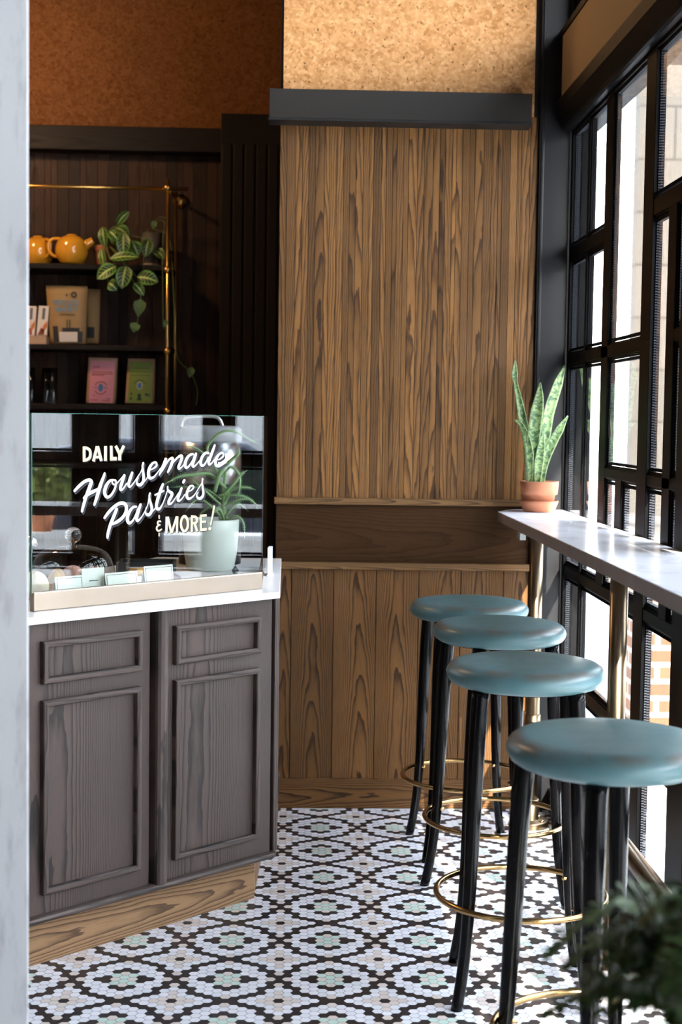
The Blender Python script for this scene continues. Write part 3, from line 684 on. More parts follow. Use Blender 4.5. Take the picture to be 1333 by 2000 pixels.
# --- hand painted lettering: brush strokes on the glass
def ribbon(mb, pts, depth, cap='round', dx=0, dy=0):
    """pts = (x, y, width) photograph points; laid on the outer face of the glass as a flat paint stroke"""
    if len(pts) > 2:
        cp = catmull([(p[0], p[1], p[2]) for p in pts], 6)
    else: cp = [Vector(p) for p in pts]
    W = []
    for p in cp:
        q = at_plane(p.x+dx, p.y+dy, L(0, SG-.004, 0), NV)-P0
        W.append((q.dot(DV), q.z, p.z*.00138))
    vs = []; N = len(W); fs = []
    for i in range(N):
        a, b_ = W[max(i-1, 0)], W[min(i+1, N-1)]; tx, tz = b_[0]-a[0], b_[1]-a[1]; l = math.hypot(tx, tz) or 1; nx, nz = -tz/l, tx/l; h = W[i][2]/2
        vs += [L(W[i][0]+nx*h, SG-.004+depth, W[i][1]+nz*h), L(W[i][0]-nx*h, SG-.004+depth, W[i][1]-nz*h)]
    for i in range(N-1): fs.append((2*i, 2*i+1, 2*i+3, 2*i+2))
    mb.add(vs, fs)
    if cap == 'round':
        for i in (0, N-1):
            h = W[i][2]/2; mb.add([L(W[i][0]+h*math.cos(2*PI*k/14), SG-.004+depth, W[i][1]+h*math.sin(2*PI*k/14)) for k in range(14)], [tuple(range(14))])
def strokes(name, mat, crops, cap, shade):
    m = MB(); s = MB()
    for (ox, oy, k), lst in crops:
        for st in lst:
            pts = [(ox+a/k, oy+b_/k, w/k) for a, b_, w in st]; ribbon(m, pts, .0009, cap)
            if shade:
                for f in (.25, .5, .75, 1): ribbon(s, pts, .0004, cap, shade[0]*f, shade[1]*f)
    o = m.build(name, mat, FG, True)
    if shade: s.build(name+'_shade', LETS, FG, True)
K = 11.108
c1, c2, c3, c4, c5, c6 = (140, 860, K), (230, 880, K), (330, 860, K), (195, 950, K), (290, 925, K), (295, 980, 10.254)
strokes('script_word', LETW, [
 (c1, [[(60,1095,58),(150,1000,72),(260,905,72),(370,860,72),(425,895,80),(400,980,92),(370,1060,88),(310,1220,80),(245,1440,72),(222,1535,62)],
       [(255,1255,40),(310,1200,72),(400,1140,80),(500,1095,70),(575,1045,40)],
       [(712,720,55),(690,790,70),(640,920,85),(600,1040,92),(545,1230,85),(490,1395,60)],
       [(950,870,45),(890,860,45),(820,885,60),(755,970,82),(715,1085,88),(722,1180,82),(775,1232,66),(845,1195,58),(915,1090,55),(955,980,48),(960,890,42)],
       [(890,860,34),(876,915,34),(915,960,34),(985,925,30),(1060,840,26),(1115,775,30)],
       [(1140,765,70),(1100,880,82),(1055,1030,78),(1070,1075,60),(1120,1045,40),(1190,935,32)]]),
 (c2, [[(310,485,64),(270,600,80),(232,735,72),(262,785,50),(330,720,34),(430,570,26),(510,440,24),(535,330,36)],
       [(552,272,56),(535,335,52),(545,440,62),(560,570,70),(545,680,76),(485,745,72),(420,725,56),(412,660,34),(445,590,22)],
       [(550,690,36),(610,630,26),(655,545,22)],
       [(690,425,24),(770,388,34),(838,330,50),(830,262,48),(765,268,52),(700,350,72),(665,460,84),(672,560,84),(715,598,66),(785,570,46),(850,490,30),(930,380,24)],
       [(1040,190,78),(1000,300,86),(940,440,70),(898,530,26)],
       [(970,440,22),(1040,310,32),(1110,200,46),(1170,165,62),(1195,190,74),(1175,270,82),(1135,370,76),(1085,465,52)]]),
 (c3, [[(45,540,22),(110,455,40),(190,370,52),(255,335,66),(280,365,74),(250,470,76),(205,575,70),(225,618,50),(290,565,32),(335,500,26)],
       [(520,300,46),(460,315,56),(395,380,72),(352,490,84),(355,570,74),(395,590,54),(455,530,42),(520,420,38),(550,320,36)],
       [(585,295,70),(550,400,82),(512,525,76),(530,570,54),(590,530,34),(660,445,26)],
       [(860,280,52),(795,275,60),(725,350,74),(688,460,84),(698,530,74),(745,545,52),(800,480,42),(850,380,38)],
       [(992,110,58),(955,210,74),(910,330,82),(862,470,76),(878,525,54),(935,485,32),(985,415,26)],
       [(1060,425,24),(1120,395,34),(1178,340,48),(1170,280,46),(1110,285,52),(1045,360,72),(1008,460,84),(1025,535,76),(1080,560,60),(1150,530,42),(1215,492,28),(1245,486,16)]])], 'round', (2.6, 4.2))
strokes('script_word', LETW, [
 (c4, [[(100,680,60),(190,560,74),(310,440,76),(430,368,74),(525,372,80),(572,440,84),(560,560,82),(490,675,76),(385,760,74),(270,820,50)],
       [(360,500,80),(300,650,86),(220,850,82),(168,1050,72),(165,1110,56)],
       [(790,440,44),(725,450,58),(650,530,78),(598,660,88),(605,760,82),(650,795,62),(720,730,46),(780,610,42),(820,490,42)],
       [(880,398,66),(845,500,80),(798,680,80),(815,745,58),(875,700,36),(955,580,26),(1030,420,24),(1068,250,38)],
       [(1085,152,50),(1072,215,50),(1085,310,58),(1118,430,70),(1122,530,78),(1070,610,76),(1005,600,56),(988,540,34),(1005,450,20)],
       [(1125,560,36),(1180,500,26),(1225,420,22)]]),
 (c5, [[(312,232,62),(265,350,84),(210,520,86),(172,670,82),(180,750,76),(235,765,62),(300,670,34),(355,530,26),(405,380,26)],
       [(140,462,36),(230,425,46),(332,372,36)],
       [(415,285,44),(415,345,46),(460,395,64),(512,430,72),(490,500,78),(440,600,78),(440,655,64),(500,640,42),(580,535,26),(645,425,24)],
       [(715,322,64),(675,430,76),(636,550,72),(655,592,52),(715,555,34),(785,455,26)],
       [(752,188,62),(768,160,74),(780,145,60)],
       [(880,385,24),(940,350,36),(978,295,46),(950,262,44),(895,285,56),(845,380,74),(828,475,78),(858,540,68),(920,530,48),(1000,455,28),(1080,330,24),(1148,220,28)],
       [(1172,120,50),(1165,190,42),(1172,290,56),(1188,390,64),(1178,480,70),(1120,540,68),(1062,518,52),(1048,455,34),(1080,405,20)]])], 'round', (2.6, 4.2))
def arc(cx, cy, rx, ry, w, a0=0, a1=360, n=20): return [(cx+rx*math.cos(math.radians(a0+(a1-a0)*i/n)), cy+ry*math.sin(math.radians(a0+(a1-a0)*i/n)), w) for i in range(n+1)]
strokes('block_word', LETG, [(c1, [
  [(265,132,70),(268,462,70)], [(262,166,64),(330,166,64)], [(320,166,64),(385,210,68),(402,290,70),(388,370,68),(330,420,64)], [(335,421,62),(262,432,62)],
  [(548,130,72),(468,456,72)], [(560,130,72),(640,446,74)], [(500,366,54),(612,360,54)],
  [(731,124,78),(728,443,78)], [(855,120,72),(858,438,78)], [(835,400,76),(975,396,76)],
  [(952,120,74),(1040,300,78)], [(1130,116,74),(1045,295,78)], [(1042,265,80),(1038,433,80)]])], 'butt', (1.6, 1.6))
strokes('block_word', LETG, [(c6, [
  [(160,265,28),(160,340,28)], [(160,620,30),(160,690,30)], [(200,398,26),(165,385,32),(132,410,36),(135,450,34),(185,462,24)], [(165,462,26),(118,500,36),(112,550,40),(150,582,36),(215,545,22)],
  [(312,298,58),(306,635,58)], [(525,290,56),(516,622,56)], [(332,300,60),(405,622,56)], [(515,292,56),(410,622,52)],
  arc(668,440,70,148,60), [(818,272,58),(815,602,58)], [(815,300,56),(880,300,56)], arc(872,365,48,65,56,-90,90,8), [(815,430,54),(880,430,54)], [(870,425,60),(922,592,60)],
  [(1000,258,58),(1000,587,58)], [(980,281,52),(1112,272,52)], [(980,405,46),(1100,398,46)], [(980,560,54),(1115,552,54)],
  [(1268,75,50),(1195,468,34)], arc(1178,540,16,16,34)])], 'butt', (1.4, 1.2))

# ================================================================ what stands in the case
ZB = ZK+.0005
def on_ct(px, py): return at_z(px, py, ZB)
# aloe in a celadon pot
ap = on_ct(411, 1112); ap = Vector((ap.x, ap.y, ZB)); print('aloe', ap)
t = thing('aloe_plant', 'spiky aloe plant in a pale celadon pot behind the lettered glass', 'potted plant', ap)
sc_ = ap.y/2821
m = MB(); hp = 98*sc_; rt = 55*sc_
lathe(m, [(rt*.80, 0), (rt*.83, .004), (rt*.93, hp*.35), (rt*.98, hp*.7), (rt, hp-.004), (rt-.003, hp), (rt-.008, hp-.002), (rt-.012, hp-.02), (1e-5, hp-.022)], 48, ap); m.build('pot', CERAMIC, t)
m = MB(); lathe(m, [(rt*.80, .0005), (rt*.805, .0005), (rt*.835, .012), (rt*.82, .012)], 48, ap, cap=False); m.build('bare_clay_foot', TERRA, t)
m = MB(); lathe(m, [(rt-.012, hp-.02), (1e-5, hp-.012)], 32, ap); m.build('soil', SOIL, t)
AL = [([(437,1020,0),(438,985,0),(437,955,0),(441,920,-.01)], [.020,.019,.016,.012]),
 ([(437,950,-.02),(411,926,-.04),(380,927,-.06),(350,931,-.07),(318,948,-.08)], [.010,.013,.013,.011,.002]),
 ([(420,960,-.03),(432,920,-.05),(455,896,-.06),(466,886,-.07),(468,874,-.07)], [.016,.018,.015,.010,.001]),
 ([(436,930,.02),(405,882,.01),(421,852,.0),(444,841,-.01),(466,846,-.01),(487,858,-.02),(508,868,-.02)], [.010,.011,.010,.009,.007,.004,.001]),
 ([(430,930,-.01),(412,900,-.02),(396,884,-.03),(378,874,-.03),(360,870,-.03)], [.008,.008,.006,.004,.001]),
 ([(437,925,-.01),(452,912,-.03),(468,928,-.04),(468,955,-.04),(460,978,-.04)], [.009,.010,.009,.006,.001]),
 ([(434,968,-.02),(456,946,-.04),(471,927,-.05),(484,918,-.05)], [.012,.012,.008,.001]),
 ([(432,970,.0),(460,954,-.02),(483,952,-.03),(500,957,-.03)], [.010,.010,.007,.001]),
 ([(428,968,-.03),(456,967,-.05),(481,971,-.06),(505,988,-.06)], [.011,.011,.009,.001]),
 ([(438,985,.0),(446,962,-.02),(432,944,-.03),(424,936,-.03)], [.012,.010,.007,.001]),
 ([(430,985,-.02),(405,962,-.03),(386,946,-.04),(371,932,-.04)], [.010,.010,.007,.001]),
 ([(432,975,.02),(400,955,.03),(360,951,.03),(330,952,.03)], [.009,.009,.006,.001]),
 ([(436,990,.0),(462,978,-.03),(490,976,-.04),(504,996,-.05)], [.010,.010,.007,.001]),
 ([(432,1010,-.02),(408,985,-.03),(385,975,-.03),(362,1000,-.04)], [.010,.009,.006,.001]),
 ([(438,1015,-.02),(430,995,-.05),(418,1000,-.06),(412,1022,-.07)], [.010,.009,.006,.001]),
 ([(440,1018,-.03),(462,1008,-.05),(476,1022,-.06),(478,1052,-.06)], [.010,.009,.007,.001]),
 ([(434,1018,.02),(415,990,.03),(396,1000,.03),(384,1018,.03)], [.009,.008,.005,.001]),
 ([(440,1010,-.01),(455,990,-.02),(470,985,-.02),(486,1000,-.02)], [.010,.009,.006,.001])]
for pth, w in AL:
    pp = catmull([at_y(a, b_, ap.y+.0+d) for a, b_, d in pth], 7)
    if pth[0][1] > 1005: pp[0] = Vector((pp[0].x, pp[0].y, ZB+hp-.016))
    rr = list(np.interp(np.linspace(0, 1, len(pp)), np.linspace(0, 1, len(w)), w)); rr = [r*.5*1.15 for r in rr]
    m = MB(); tube(m, pp, rr, 10, flat=.7)
    for i in range(3, len(pp)-4):
        tg = (pp[i+1]-pp[i-1]).normalized(); sd = tg.cross(Vector((0, -1, 0))).normalized()
        for sgn in (-1, 1):
            b0 = pp[i]+sd*(sgn*rr[i]*.95); m.add([b0-tg*.0016, b0+tg*.0016, b0+sd*(sgn*.0042)+tg*.002], [(0, 1, 2)])
    m.build('leaf', ALOE, t)
# airpot behind it
up = on_ct(410, 1100); up = Vector((up.x+.0, ap.y+.22, ZB)); up.x = at_y(411, 960, up.y).x; ru = 59*up.y/2821
t = thing('coffee_airpot', 'large brushed steel airpot with a grey lid and loop handle behind the aloe', 'coffee dispenser', up)
zt1 = at_y(411, 862, up.y).z-ZB; zt2 = at_y(411, 831, up.y).z-ZB; zb1 = at_y(411, 947, up.y).z-ZB
m = MB(); lathe(m, [(ru, zb1), (ru, zt1)], 56, up); m.build('steel_body', STEEL, t)
m = MB(); lathe(m, [(ru*1.01, .0), (ru*1.01, zb1)], 48, up); m.build('base', BLACKM, t)
GREYP = plain('grey plastic', (.26, .27, .29), .3)
m = MB(); lathe(m, [(ru*1.0, zt1), (ru*1.02, zt1+.006), (ru*1.0, zt2-.012), (ru*.9, zt2-.002), (ru*.8, zt2), (1e-5, zt2)], 56, up); m.build('lid', GREYP, t)
hl = [(355, 834), (357, 824), (363, 817), (375, 813.5), (400, 813), (420, 814), (429, 819), (434, 829), (436, 838)]
m = MB(); tube(m, catmull([at_y(a, b_, up.y-.06) for a, b_ in hl], 5), .0062, 10); m.build('handle', ZINC, t)
m = MB(); tube(m, [at_y(355, 836, up.y-.06), at_y(436, 839, up.y-.06)], .006, 10); m.build('handle', ZINC, t)
# cloches and pastries
def cloche(label, c, r, h, silver=False):
    t = thing('glass_cloche', label, 'glass dome', c)
    m = MB(); lathe(m, [(r*1.12, .0005), (r*1.14, .006), (r*1.12, .012), (1e-5, .012)], 48, c); m.build('board', CHOC if False else WALNUT, t)
    m = MB(); prof = [(r, .0125), (r, h*.35), (r*.97, h*.6), (r*.86, h*.8), (r*.62, h*.93), (r*.3, h*.99), (.006, h)]
    lathe(m, [(p.x, p.y) for p in catmull([(a, b_, 0) for a, b_ in prof], 5)], 56, c, cap=False); m.build('dome', DOMEGL, t)
    m = MB(); lathe(m, [(.006, h), (.007, h+.006)], 16, c); sphere(m, c+Vector((0, 0, h+.006+.0235)), .0245, 24, 14); m.build('knob', STEEL if silver else KNOBGL, t)
    return t
dc = at_y(143, 1120, 4.335); dc.z = ZB
cloche('clear glass cloche with a round glass ball knob, behind the lettered glass', dc, .122, at_y(143, 1064, 4.335).z-ZB)
dc2 = at_y(60, 1110, 4.78); dc2.z = ZB
cloche('clear glass cloche with a silver knob at the far left, behind the white post', dc2, .12, at_y(60, 1078, 4.78).z-ZB, True)
def bun(name, label, cat, px, py, Y, rx, rz, mat, lump=.06, z0=ZB, seed=1):
    c = at_y(px, py, Y); rg = random.Random(seed); m = MB(); sphere(m, Vector((c.x, c.y, z0+rz)), rx, 28, 16, s=(1, 1, rz/rx))
    ph = [rg.uniform(0, 6) for _ in range(6)]
    for i, v in enumerate(m.v):
        d = Vector(v)-Vector((c.x, c.y, z0+rz)); a = math.atan2(d.y, d.x); f = 1+lump*(math.sin(5*a+ph[0])*.5+math.sin(9*a+ph[1]+d.z*60)*.35+math.sin(14*a+ph[2]-d.z*90)*.3)
        if d.z < -rz*.75: f = min(f, 1); d.z = max(d.z, -rz*.998)
        m.v[i] = (c.x+d.x*f, c.y+d.y*f, z0+rz+d.z*(1 if d.z < 0 else f))
    o = m.build(name, mat, None, True, loc=(c.x, c.y, z0)); tag(o, label, cat); return o
def swirl_bun():
    o = bun('bread_bun', 'pale swirled bun at the left end of the glass case', 'bun', 67, 1128, 4.12, .041, .042, DOUGH, .05, seed=3)
swirl_bun()
bun('crumble_muffin', 'golden crumble topped muffin right of the pale swirled bun', 'muffin', 112, 1128, 4.185, .029, .041, CRUMB, .14, seed=5)
bun('pink_pastry', 'rosy round pastry under the ball knobbed cloche, its left one', 'pastry', 142, 1100, 4.330, .034, .034, PINKP, .06, ZB+.0125, 8)
bun('chocolate_pastry', 'dark red brown pastry under the ball knobbed cloche, its right one', 'pastry', 184, 1100, 4.330, .033, .033, CHOC, .08, ZB+.0125, 9)
cc = on_ct(278, 1128); t = thing('cookie_slice', 'golden brown oat slice behind the price cards', 'pastry', (cc.x, 4.52, ZB), A44)
c = at_y(278, 1113, 4.52)
m = MB(); lbox_c = Vector((c.x, 4.52, 0))
m = MB(); prism(m, [tuple(lbox_c+DV*a+NV*b_)[:2] for a, b_ in ((-.04, -.02), (.04, -.022), (.042, .02), (-.038, .022))], c.z-.014, c.z+.006); m.build('slice', CRUMB, t, True, .005)
m = MB(); prism(m, [tuple(lbox_c+DV*a+NV*b_)[:2] for a, b_ in ((-.06, -.04), (.06, -.04), (.06, .04), (-.06, .04))], ZB, c.z-.0145); m.build('serving_block', WHITEP, t, True, .003)
bun('berry_tart', 'small dark berry tart between the rightmost price card and the celadon pot', 'tart', 336, 1120, 4.62, .026, .014, BERRY, .15, seed=12)
c = at_y(292, 1106, 4.80); t = thing('woven_tray', 'shallow black woven tray behind the price cards', 'tray', (c.x, 4.84, ZB))
m = MB(); box(m, c.x-.10, c.x+.075, 4.77, 4.90, ZB, ZB+.006, uo=0); m.build('base', BASKET, t)
m = MB(); zc_ = at_y(292, 1099, 4.77).z
for q in ((c.x-.10, c.x+.075, 4.765, 4.773), (c.x-.10, c.x+.075, 4.897, 4.905), (c.x-.105, c.x-.099, 4.765, 4.905), (c.x+.074, c.x+.080, 4.765, 4.905)): box(m, *q, ZB, zc_, uo=0)
m.build('rim', BASKET, t, True, .002)
# price cards
def card(label, px0, px1, ptop, pbot, s, lines, bord=True):
    u0, z0 = uz(px0, pbot, s); u1, _ = uz(px1, pbot, s); _, z1 = uz((px0+px1)/2, ptop, s)
    z0 = ZB; t = thing('price_card', label, 'card', L((u0+u1)/2, s, ZB), A44, 'price cards in the pastry case')
    lean = .012
    def pt(u, z, d=0): f = (z-z0)/(z1-z0); return L(u, s-lean*f+d, z)
    def quad(mb, a, b_, za, zb_, d, th=.0008): mb.add([pt(a, za, d), pt(b_, za, d), pt(b_, zb_, d), pt(a, zb_, d), pt(a, za, d-th), pt(b_, za, d-th), pt(b_, zb_, d-th), pt(a, zb_, d-th)], [(0, 1, 2, 3), (7, 6, 5, 4), (0, 4, 5, 1), (1, 5, 6, 2), (2, 6, 7, 3), (3, 7, 4, 0)])
    m = MB(); quad(m, u0, u1, z0, z1, 0); 
    m.add([pt(u0, z0, -.035), pt(u1, z0, -.035), pt(u1, z1, -.0008), pt(u0, z1, -.0008)], [(0, 1, 2, 3)]); m.build('folded_card', PAPER, t)
    if bord:
        m = MB(); b_ = .005; w = .0012
        for q in ((u0+b_, u1-b_, z1-b_-w, z1-b_), (u0+b_, u0+b_+w, z0+.003, z1-b_), (u1-b_-w, u1-b_, z0+.003, z1-b_)): quad(m, *q, .0006, .0004)
        m.build('border_line', INK, t)
    m = MB()
    for f, w in lines:
        zz = z0+(z1-z0)*f; n = 9; a0 = u0+(u1-u0)*(.5-w/2); d = (u1-u0)*w/n
        for k in range(n): quad(m, a0+k*d, a0+k*d+d*random.uniform(.55, .9), zz, zz+.0028, .0006, .0004)
    m.build('print', INK, t)
card('mint price card with a thin frame, leftmost of the cards in the case', 112, 167, 1126, 1154, -.115, [(.3, .6)])
card('plain mint price card standing behind the leftmost framed card', 164, 208, 1110, 1146, -.145, [(.62, .4), (.45, .5)], False)
card('framed mint price card in the middle of the row, below the letter P', 210, 273, 1118, 1144, -.118, [(.5, .45), (.25, .3)])
card('mint price card at the right end of the row, leaning by the oat slice', 286, 342, 1105, 1138, -.128, [(.5, .4), (.3, .3)])
c = on_ct(460, 1121); m = MB()
th = .0125; m.add([(c.x-th, c.y, ZB+.012), (c.x, c.y-th, ZB+.010), (c.x+th, c.y, ZB+.012), (c.x, c.y+th, ZB+.010), (c.x, c.y, ZB+.029), (c.x-.006, c.y-.006, ZB), (c.x+.007, c.y-.006, ZB), (c.x, c.y+.007, ZB)],
 [(0, 1, 4), (1, 2, 4), (2, 3, 4), (3, 0, 4), (0, 5, 1), (1, 5, 6), (1, 6, 2), (2, 6, 7), (2, 7, 3), (3, 7, 5), (3, 5, 0), (5, 7, 6)])
o = m.build('paper_ornament', plain('slate paper', (.02, .023, .03), .5), None, True, loc=(c.x, c.y, ZB)); tag(o, 'small dark faceted ornament right of the celadon pot in the case', 'ornament')
t = thing('menu_stand', 'slim white upright stand at the right end of the pastry case', 'stand', (-.072, 4.88, ZB))
m = MB(); vs = []
for z, dy in ((ZB+.004, 0), (ZB+.092, .02)):
    vs += [(-.079, 4.84+dy, z), (-.066, 4.84+dy, z), (-.063, 4.90+dy, z), (-.076, 4.90+dy, z)]
m.add(vs, [(0, 3, 2, 1), (4, 5, 6, 7), (0, 1, 5, 4), (1, 2, 6, 5), (2, 3, 7, 6), (3, 0, 4, 7)]); m.build('panel', QUARTZ, t, True, .001)
m = MB(); box(m, -.081, -.058, 4.83, 4.93, ZB, ZB+.004, uo=0); m.build('foot', QUARTZ, t, True, .001)

# ================================================================ wall shelf with brass frame, far alcove
YS = 6.90
t = thing('wall_shelf', 'dark wooden wall shelves hung in a brass rod frame in the alcove', 'shelf', at_y(330, 800, YS))
xr = at_y(328, 600, YS).x; xe = at_y(334, 600, YS).x
sz = [at_y(200, q, YS).z for q in (516, 674, 790, 905)]
for z in sz:
    m = MB(); box(m, -1.75, xe, YS, 7.198, z-.024, z, 'x', uo=.02); m.build('shelf_board', WALNUT_D, t, True, .002)
zt_, zb_ = at_y(328, 349, YS-.02).z, sz[3]-.1; zr_ = at_y(200, 366, YS-.02).z
yv = YS-.02
m = MB(); tube(m, [(xr, yv, zb_), (xr, yv, zt_)], .0085, 14); m.build('front_rod', BRASS_S, t)
m = MB(); tube(m, [(-1.8, yv, zr_), (at_y(368, 369, yv).x, yv, zr_)], .0085, 14); m.build('cross_rod', BRASS_S, t)
for q in (367, 527, 686, 803):
    m = MB(); sphere(m, at_y(327.5, q, yv), .0185, 20, 12); m.build('ball_joint', BRASS_S, t)
yb_ = 7.16; xb_ = at_y(342.5, 600, yb_).x
m = MB(); tube(m, [(xb_, yb_, zb_), (xb_, yb_, at_y(342, 375, yb_).z)], .0075, 12); m.build('back_rod', BRASS_S, t)
fc = at_y(352, 393, 7.19)
m = MB(); tube(m, [(fc.x, 7.186, fc.z), (fc.x, 7.199, fc.z)], .034, 28); m.build('wall_flange', BRASS_S, t)
m = MB(); tube(m, [(fc.x-.02, yv, fc.z), (fc.x-.012, 7.19, fc.z)], .008, 12); m.build('wall_rod', BRASS_S, t)

def on_shelf(px, py, k, Y): p = at_y(px, py, Y); return Vector((p.x, Y, sz[k]+.0005))
# mustard jugs
def jug(label, px, Y, rot=0):
    RM = Matrix.Rotation(rot, 3, 'Z')
    c = on_shelf(px, 510, 0, Y); t = thing('teapot', label, 'teapot', c, group=None)
    R = .0755; h = .140
    m = MB(); prof = [(.034, 0), (.036, .004), (.05, .008), (R*.86, .028), (R*.985, .052), (R, .070), (R*.985, .087), (R*.88, .110), (R*.66, .127), (R*.4, .137), (.004, .140)]
    lathe(m, [(p.x, p.y) for p in catmull([(a, b_, 0) for a, b_ in prof], 4)], 40, c); m.build('body', YELLOW, t)
    m = MB(); lathe(m, [(.022, .138), (.024, .142), (.01, .146), (1e-5, .147)], 24, c); m.build('lid', YELLOW, t)
    m = MB(); tube(m, catmull([c+RM @ Vector(q) for q in ((-.045, 0, .122), (-.085, 0, .122), (-.108, 0, .100), (-.104, 0, .065), (-.085, 0, .044), (-.066, 0, .040))], 6), .0075, 12); m.build('handle', YELLOW, t)
    m = MB(); tube(m, [c+RM @ Vector(q) for q in ((.055, 0, .088), (.078, 0, .104), (.095, 0, .116), (.100, 0, .119))], [.026, .021, .017, .016], 16); m.build('spout', YELLOW, t)
jug('round mustard yellow teapot on the top shelf, its handle and spout in full view', 140, 6.985)
jug('round mustard yellow teapot on the top shelf, left one, half hidden behind the other', 74, 7.08, 2.3)
# prayer plant in terracotta
c = on_shelf(203, 512, 0, 7.04); t = thing('prayer_plant', 'prayer plant with striped leaves trailing from a terracotta pot on the top shelf', 'potted plant', c)
m = MB(); lathe(m, [(.036, 0), (.038, .003), (.047, .070), (.053, .072), (.055, .098), (.050, .098), (.045, .085), (1e-5, .084)], 32, c); m.build('pot', TERRA_D, t)
m = MB(); lathe(m, [(.046, .0845), (1e-5, .092)], 20, c); m.build('soil', SOIL, t)
crown = c+Vector((.01, -.02, .11))
# (px base, px tip, width px, y depth, facing)
ML = [((241, 456), (242, 501), 27, 6.86, (0, -1, .15)), ((214, 506), (271, 502), 23, 6.84, (0, -.8, .55)), ((227, 520), (190, 545), 29, 6.84, (-.2, -1, .2)),
      ((247, 519), (238, 564), 31, 6.83, (.05, -1, .1)), ((267, 541), (309, 551), 30, 6.86, (.2, -1, .2)), ((262, 553), (281, 577), 19, 6.855, (.1, -1, .1)),
      ((291, 467), (284, 502), 24, 6.90, (.2, -1, .1)), ((303, 488), (321, 506), 20, 6.92, (.3, -1, .2)), ((200, 443), (205, 483), 22, 6.96, (-.5, -1, .1)),
      ((214, 452), (232, 472), 24, 6.93, (-.2, -1, .6)), ((226, 444), (252, 462), 26, 6.91, (.1, -.8, .6)), ((228, 440), (253, 413), 17, 6.97, (.2, -.9, -.3)),
      ((198, 486), (203, 523), 17, 6.875, (-.6, -1, .1)), ((212, 553), (229, 567), 24, 6.90, (-.1, -1, .1)), ((258, 470), (270, 500), 26, 6.90, (.4, -1, .2)), ((218, 462), (236, 480), 20, 6.95, (-.3, -1, .4))]
for (a, b_, w, Y, nd) in ML:
    p0, p1 = at_y(*a, Y), at_y(*b_, Y-.012); md = (p0+p1)/2+Vector((0, -.012, .006)); ww = w*Y/2864
    m = MB(); leaf(m, [p0, md, p1], [.002, ww*.72, ww*.97, ww, ww*.9, ww*.62, .002], nd, cup=.18, cols=13); lf = m.build('leaf', MARANTA, t)
    m = MB(); q = crown+Vector((random.uniform(-.015, .015), 0, 0)); mid = (q+p0)/2+Vector((0, -.03, .02)) if p0.z > sz[0] else Vector(((q.x+p0.x)/2, 6.865, sz[0]+.045)); tube(m, catmull([q, mid, p0], 4), .0016, 6); m.build('stem', STEM, lf)
# trailing heart leaf plant
c = on_shelf(296, 512, 0, 7.06); t = thing('trailing_plant', 'dark stoneware pot with a thin trailing heart leaf vine, right end of the top shelf', 'potted plant', c)
m = MB(); lathe(m, [(.040, .012), (.045, .014), (.050, .10), (.052, .165), (.048, .165), (.044, .15), (1e-5, .149)], 32, c); m.build('pot', GREYPOT, t)
m = MB(); lathe(m, [(.045, 0), (.055, .012), (.057, .018), (.052, .018), (1e-5, .010)], 32, c); m.build('saucer', SANDDISH, t)
vine = [[(300, 446), (312, 430), (322, 437), (318, 470), (318, 560), (319, 640)], [(290, 446), (284, 470), (278, 540), (274, 590), (268, 632)], [(302, 448), (332, 470), (340, 600), (346, 694), (372, 727), (386, 762), (383, 792)], [(296, 444), (310, 425), (325, 426)]]
for v in vine:
    m = MB(); pp = [at_y(a, b_, 7.0-.16*min(1, i/2)) for i, (a, b_) in enumerate(v)]; tube(m, catmull(pp, 5), .0014, 6); m.build('vine', STEM, t)
for (px, py, w, h, Y) in [(272, 602, 24, 36, 6.84), (263, 640, 20, 20, 6.85), (322, 634, 10, 20, 6.86), (372, 728, 15, 22, 6.80), (300, 440, 12, 18, 6.95)]:
    p0, p1 = at_y(px+3, py-h/2, Y), at_y(px-2, py+h/2, Y); m = MB(); ww = w*Y/2864
    leaf(m, [p0, (p0+p1)/2+Vector((0, -.008, 0)), p1], [.004, ww*.95, ww, ww*.8, ww*.4, .001], (.1, -1, .1), cup=.2); m.build('leaf', POTHOS, t)
# middle shelf: cartons, pouches
def slab(mb, quad, th, m=0):
    """a thin solid with the given front quad (four points), thickness away from the viewer"""
    q = [Vector(p) for p in quad]; n = (q[1]-q[0]).cross(q[2]-q[0]).normalized()
    if n.y < 0: n = -n
    mb.add(q+[p+n*th for p in q], [(0, 1, 2, 3), (7, 6, 5, 4), (0, 4, 5, 1), (1, 5, 6, 2), (2, 6, 7, 3), (3, 7, 4, 0)], m)
YM = 6.97
def carton(label, x0, x1, dx):
    P = lambda a, b_, Y=YM: at_y(a, b_, Y)
    zf = lambda a, b_: P(a, b_)
    base = P((x0+x1)/2, 655, YM); t = thing('tea_carton', label, 'carton', base, group='white cartons on the middle shelf')
    m = MB(); slab(m, [P(x0, 655), P(x1, 655), P(x1+dx, 598), P(x0+dx, 597)], .035); m.build('box', WHITEP, t, True, .001)
    f = lambda u, v, d=-.0012: (lambda a: Vector((a.x, a.y+d, a.z)))(P(x0+dx*v+(x1-x0)*u, 655-57.5*v))
    m = MB(); slab(m, [f(.45, .02), f(.98, .30), f(.98, .50), f(.62, .34)], .001); m.build('print', ORANGE, t)
    m = MB(); slab(m, [f(.12, .02), f(.75, .02), f(.72, .20), f(.40, .26)], .001); m.build('print', RED, t)
    m = MB()
    for k in range(7): slab(m, [f(.40, .55+k*.055), f(.68, .55+k*.055), f(.68, .59+k*.055), f(.40, .59+k*.055)], .0008)
    m.build('print', INK, t)
carton('white tea carton with an orange and red picture, next to the kraft pouch', 71, 91, 5)
carton('white tea carton with an orange and red picture, half hidden at the left edge', 48, 67, 4)
c = on_shelf(75, 670, 1, YM-.03); t = thing('display_tray', 'tan cardboard tray holding the white tea cartons on the middle shelf', 'tray', c)
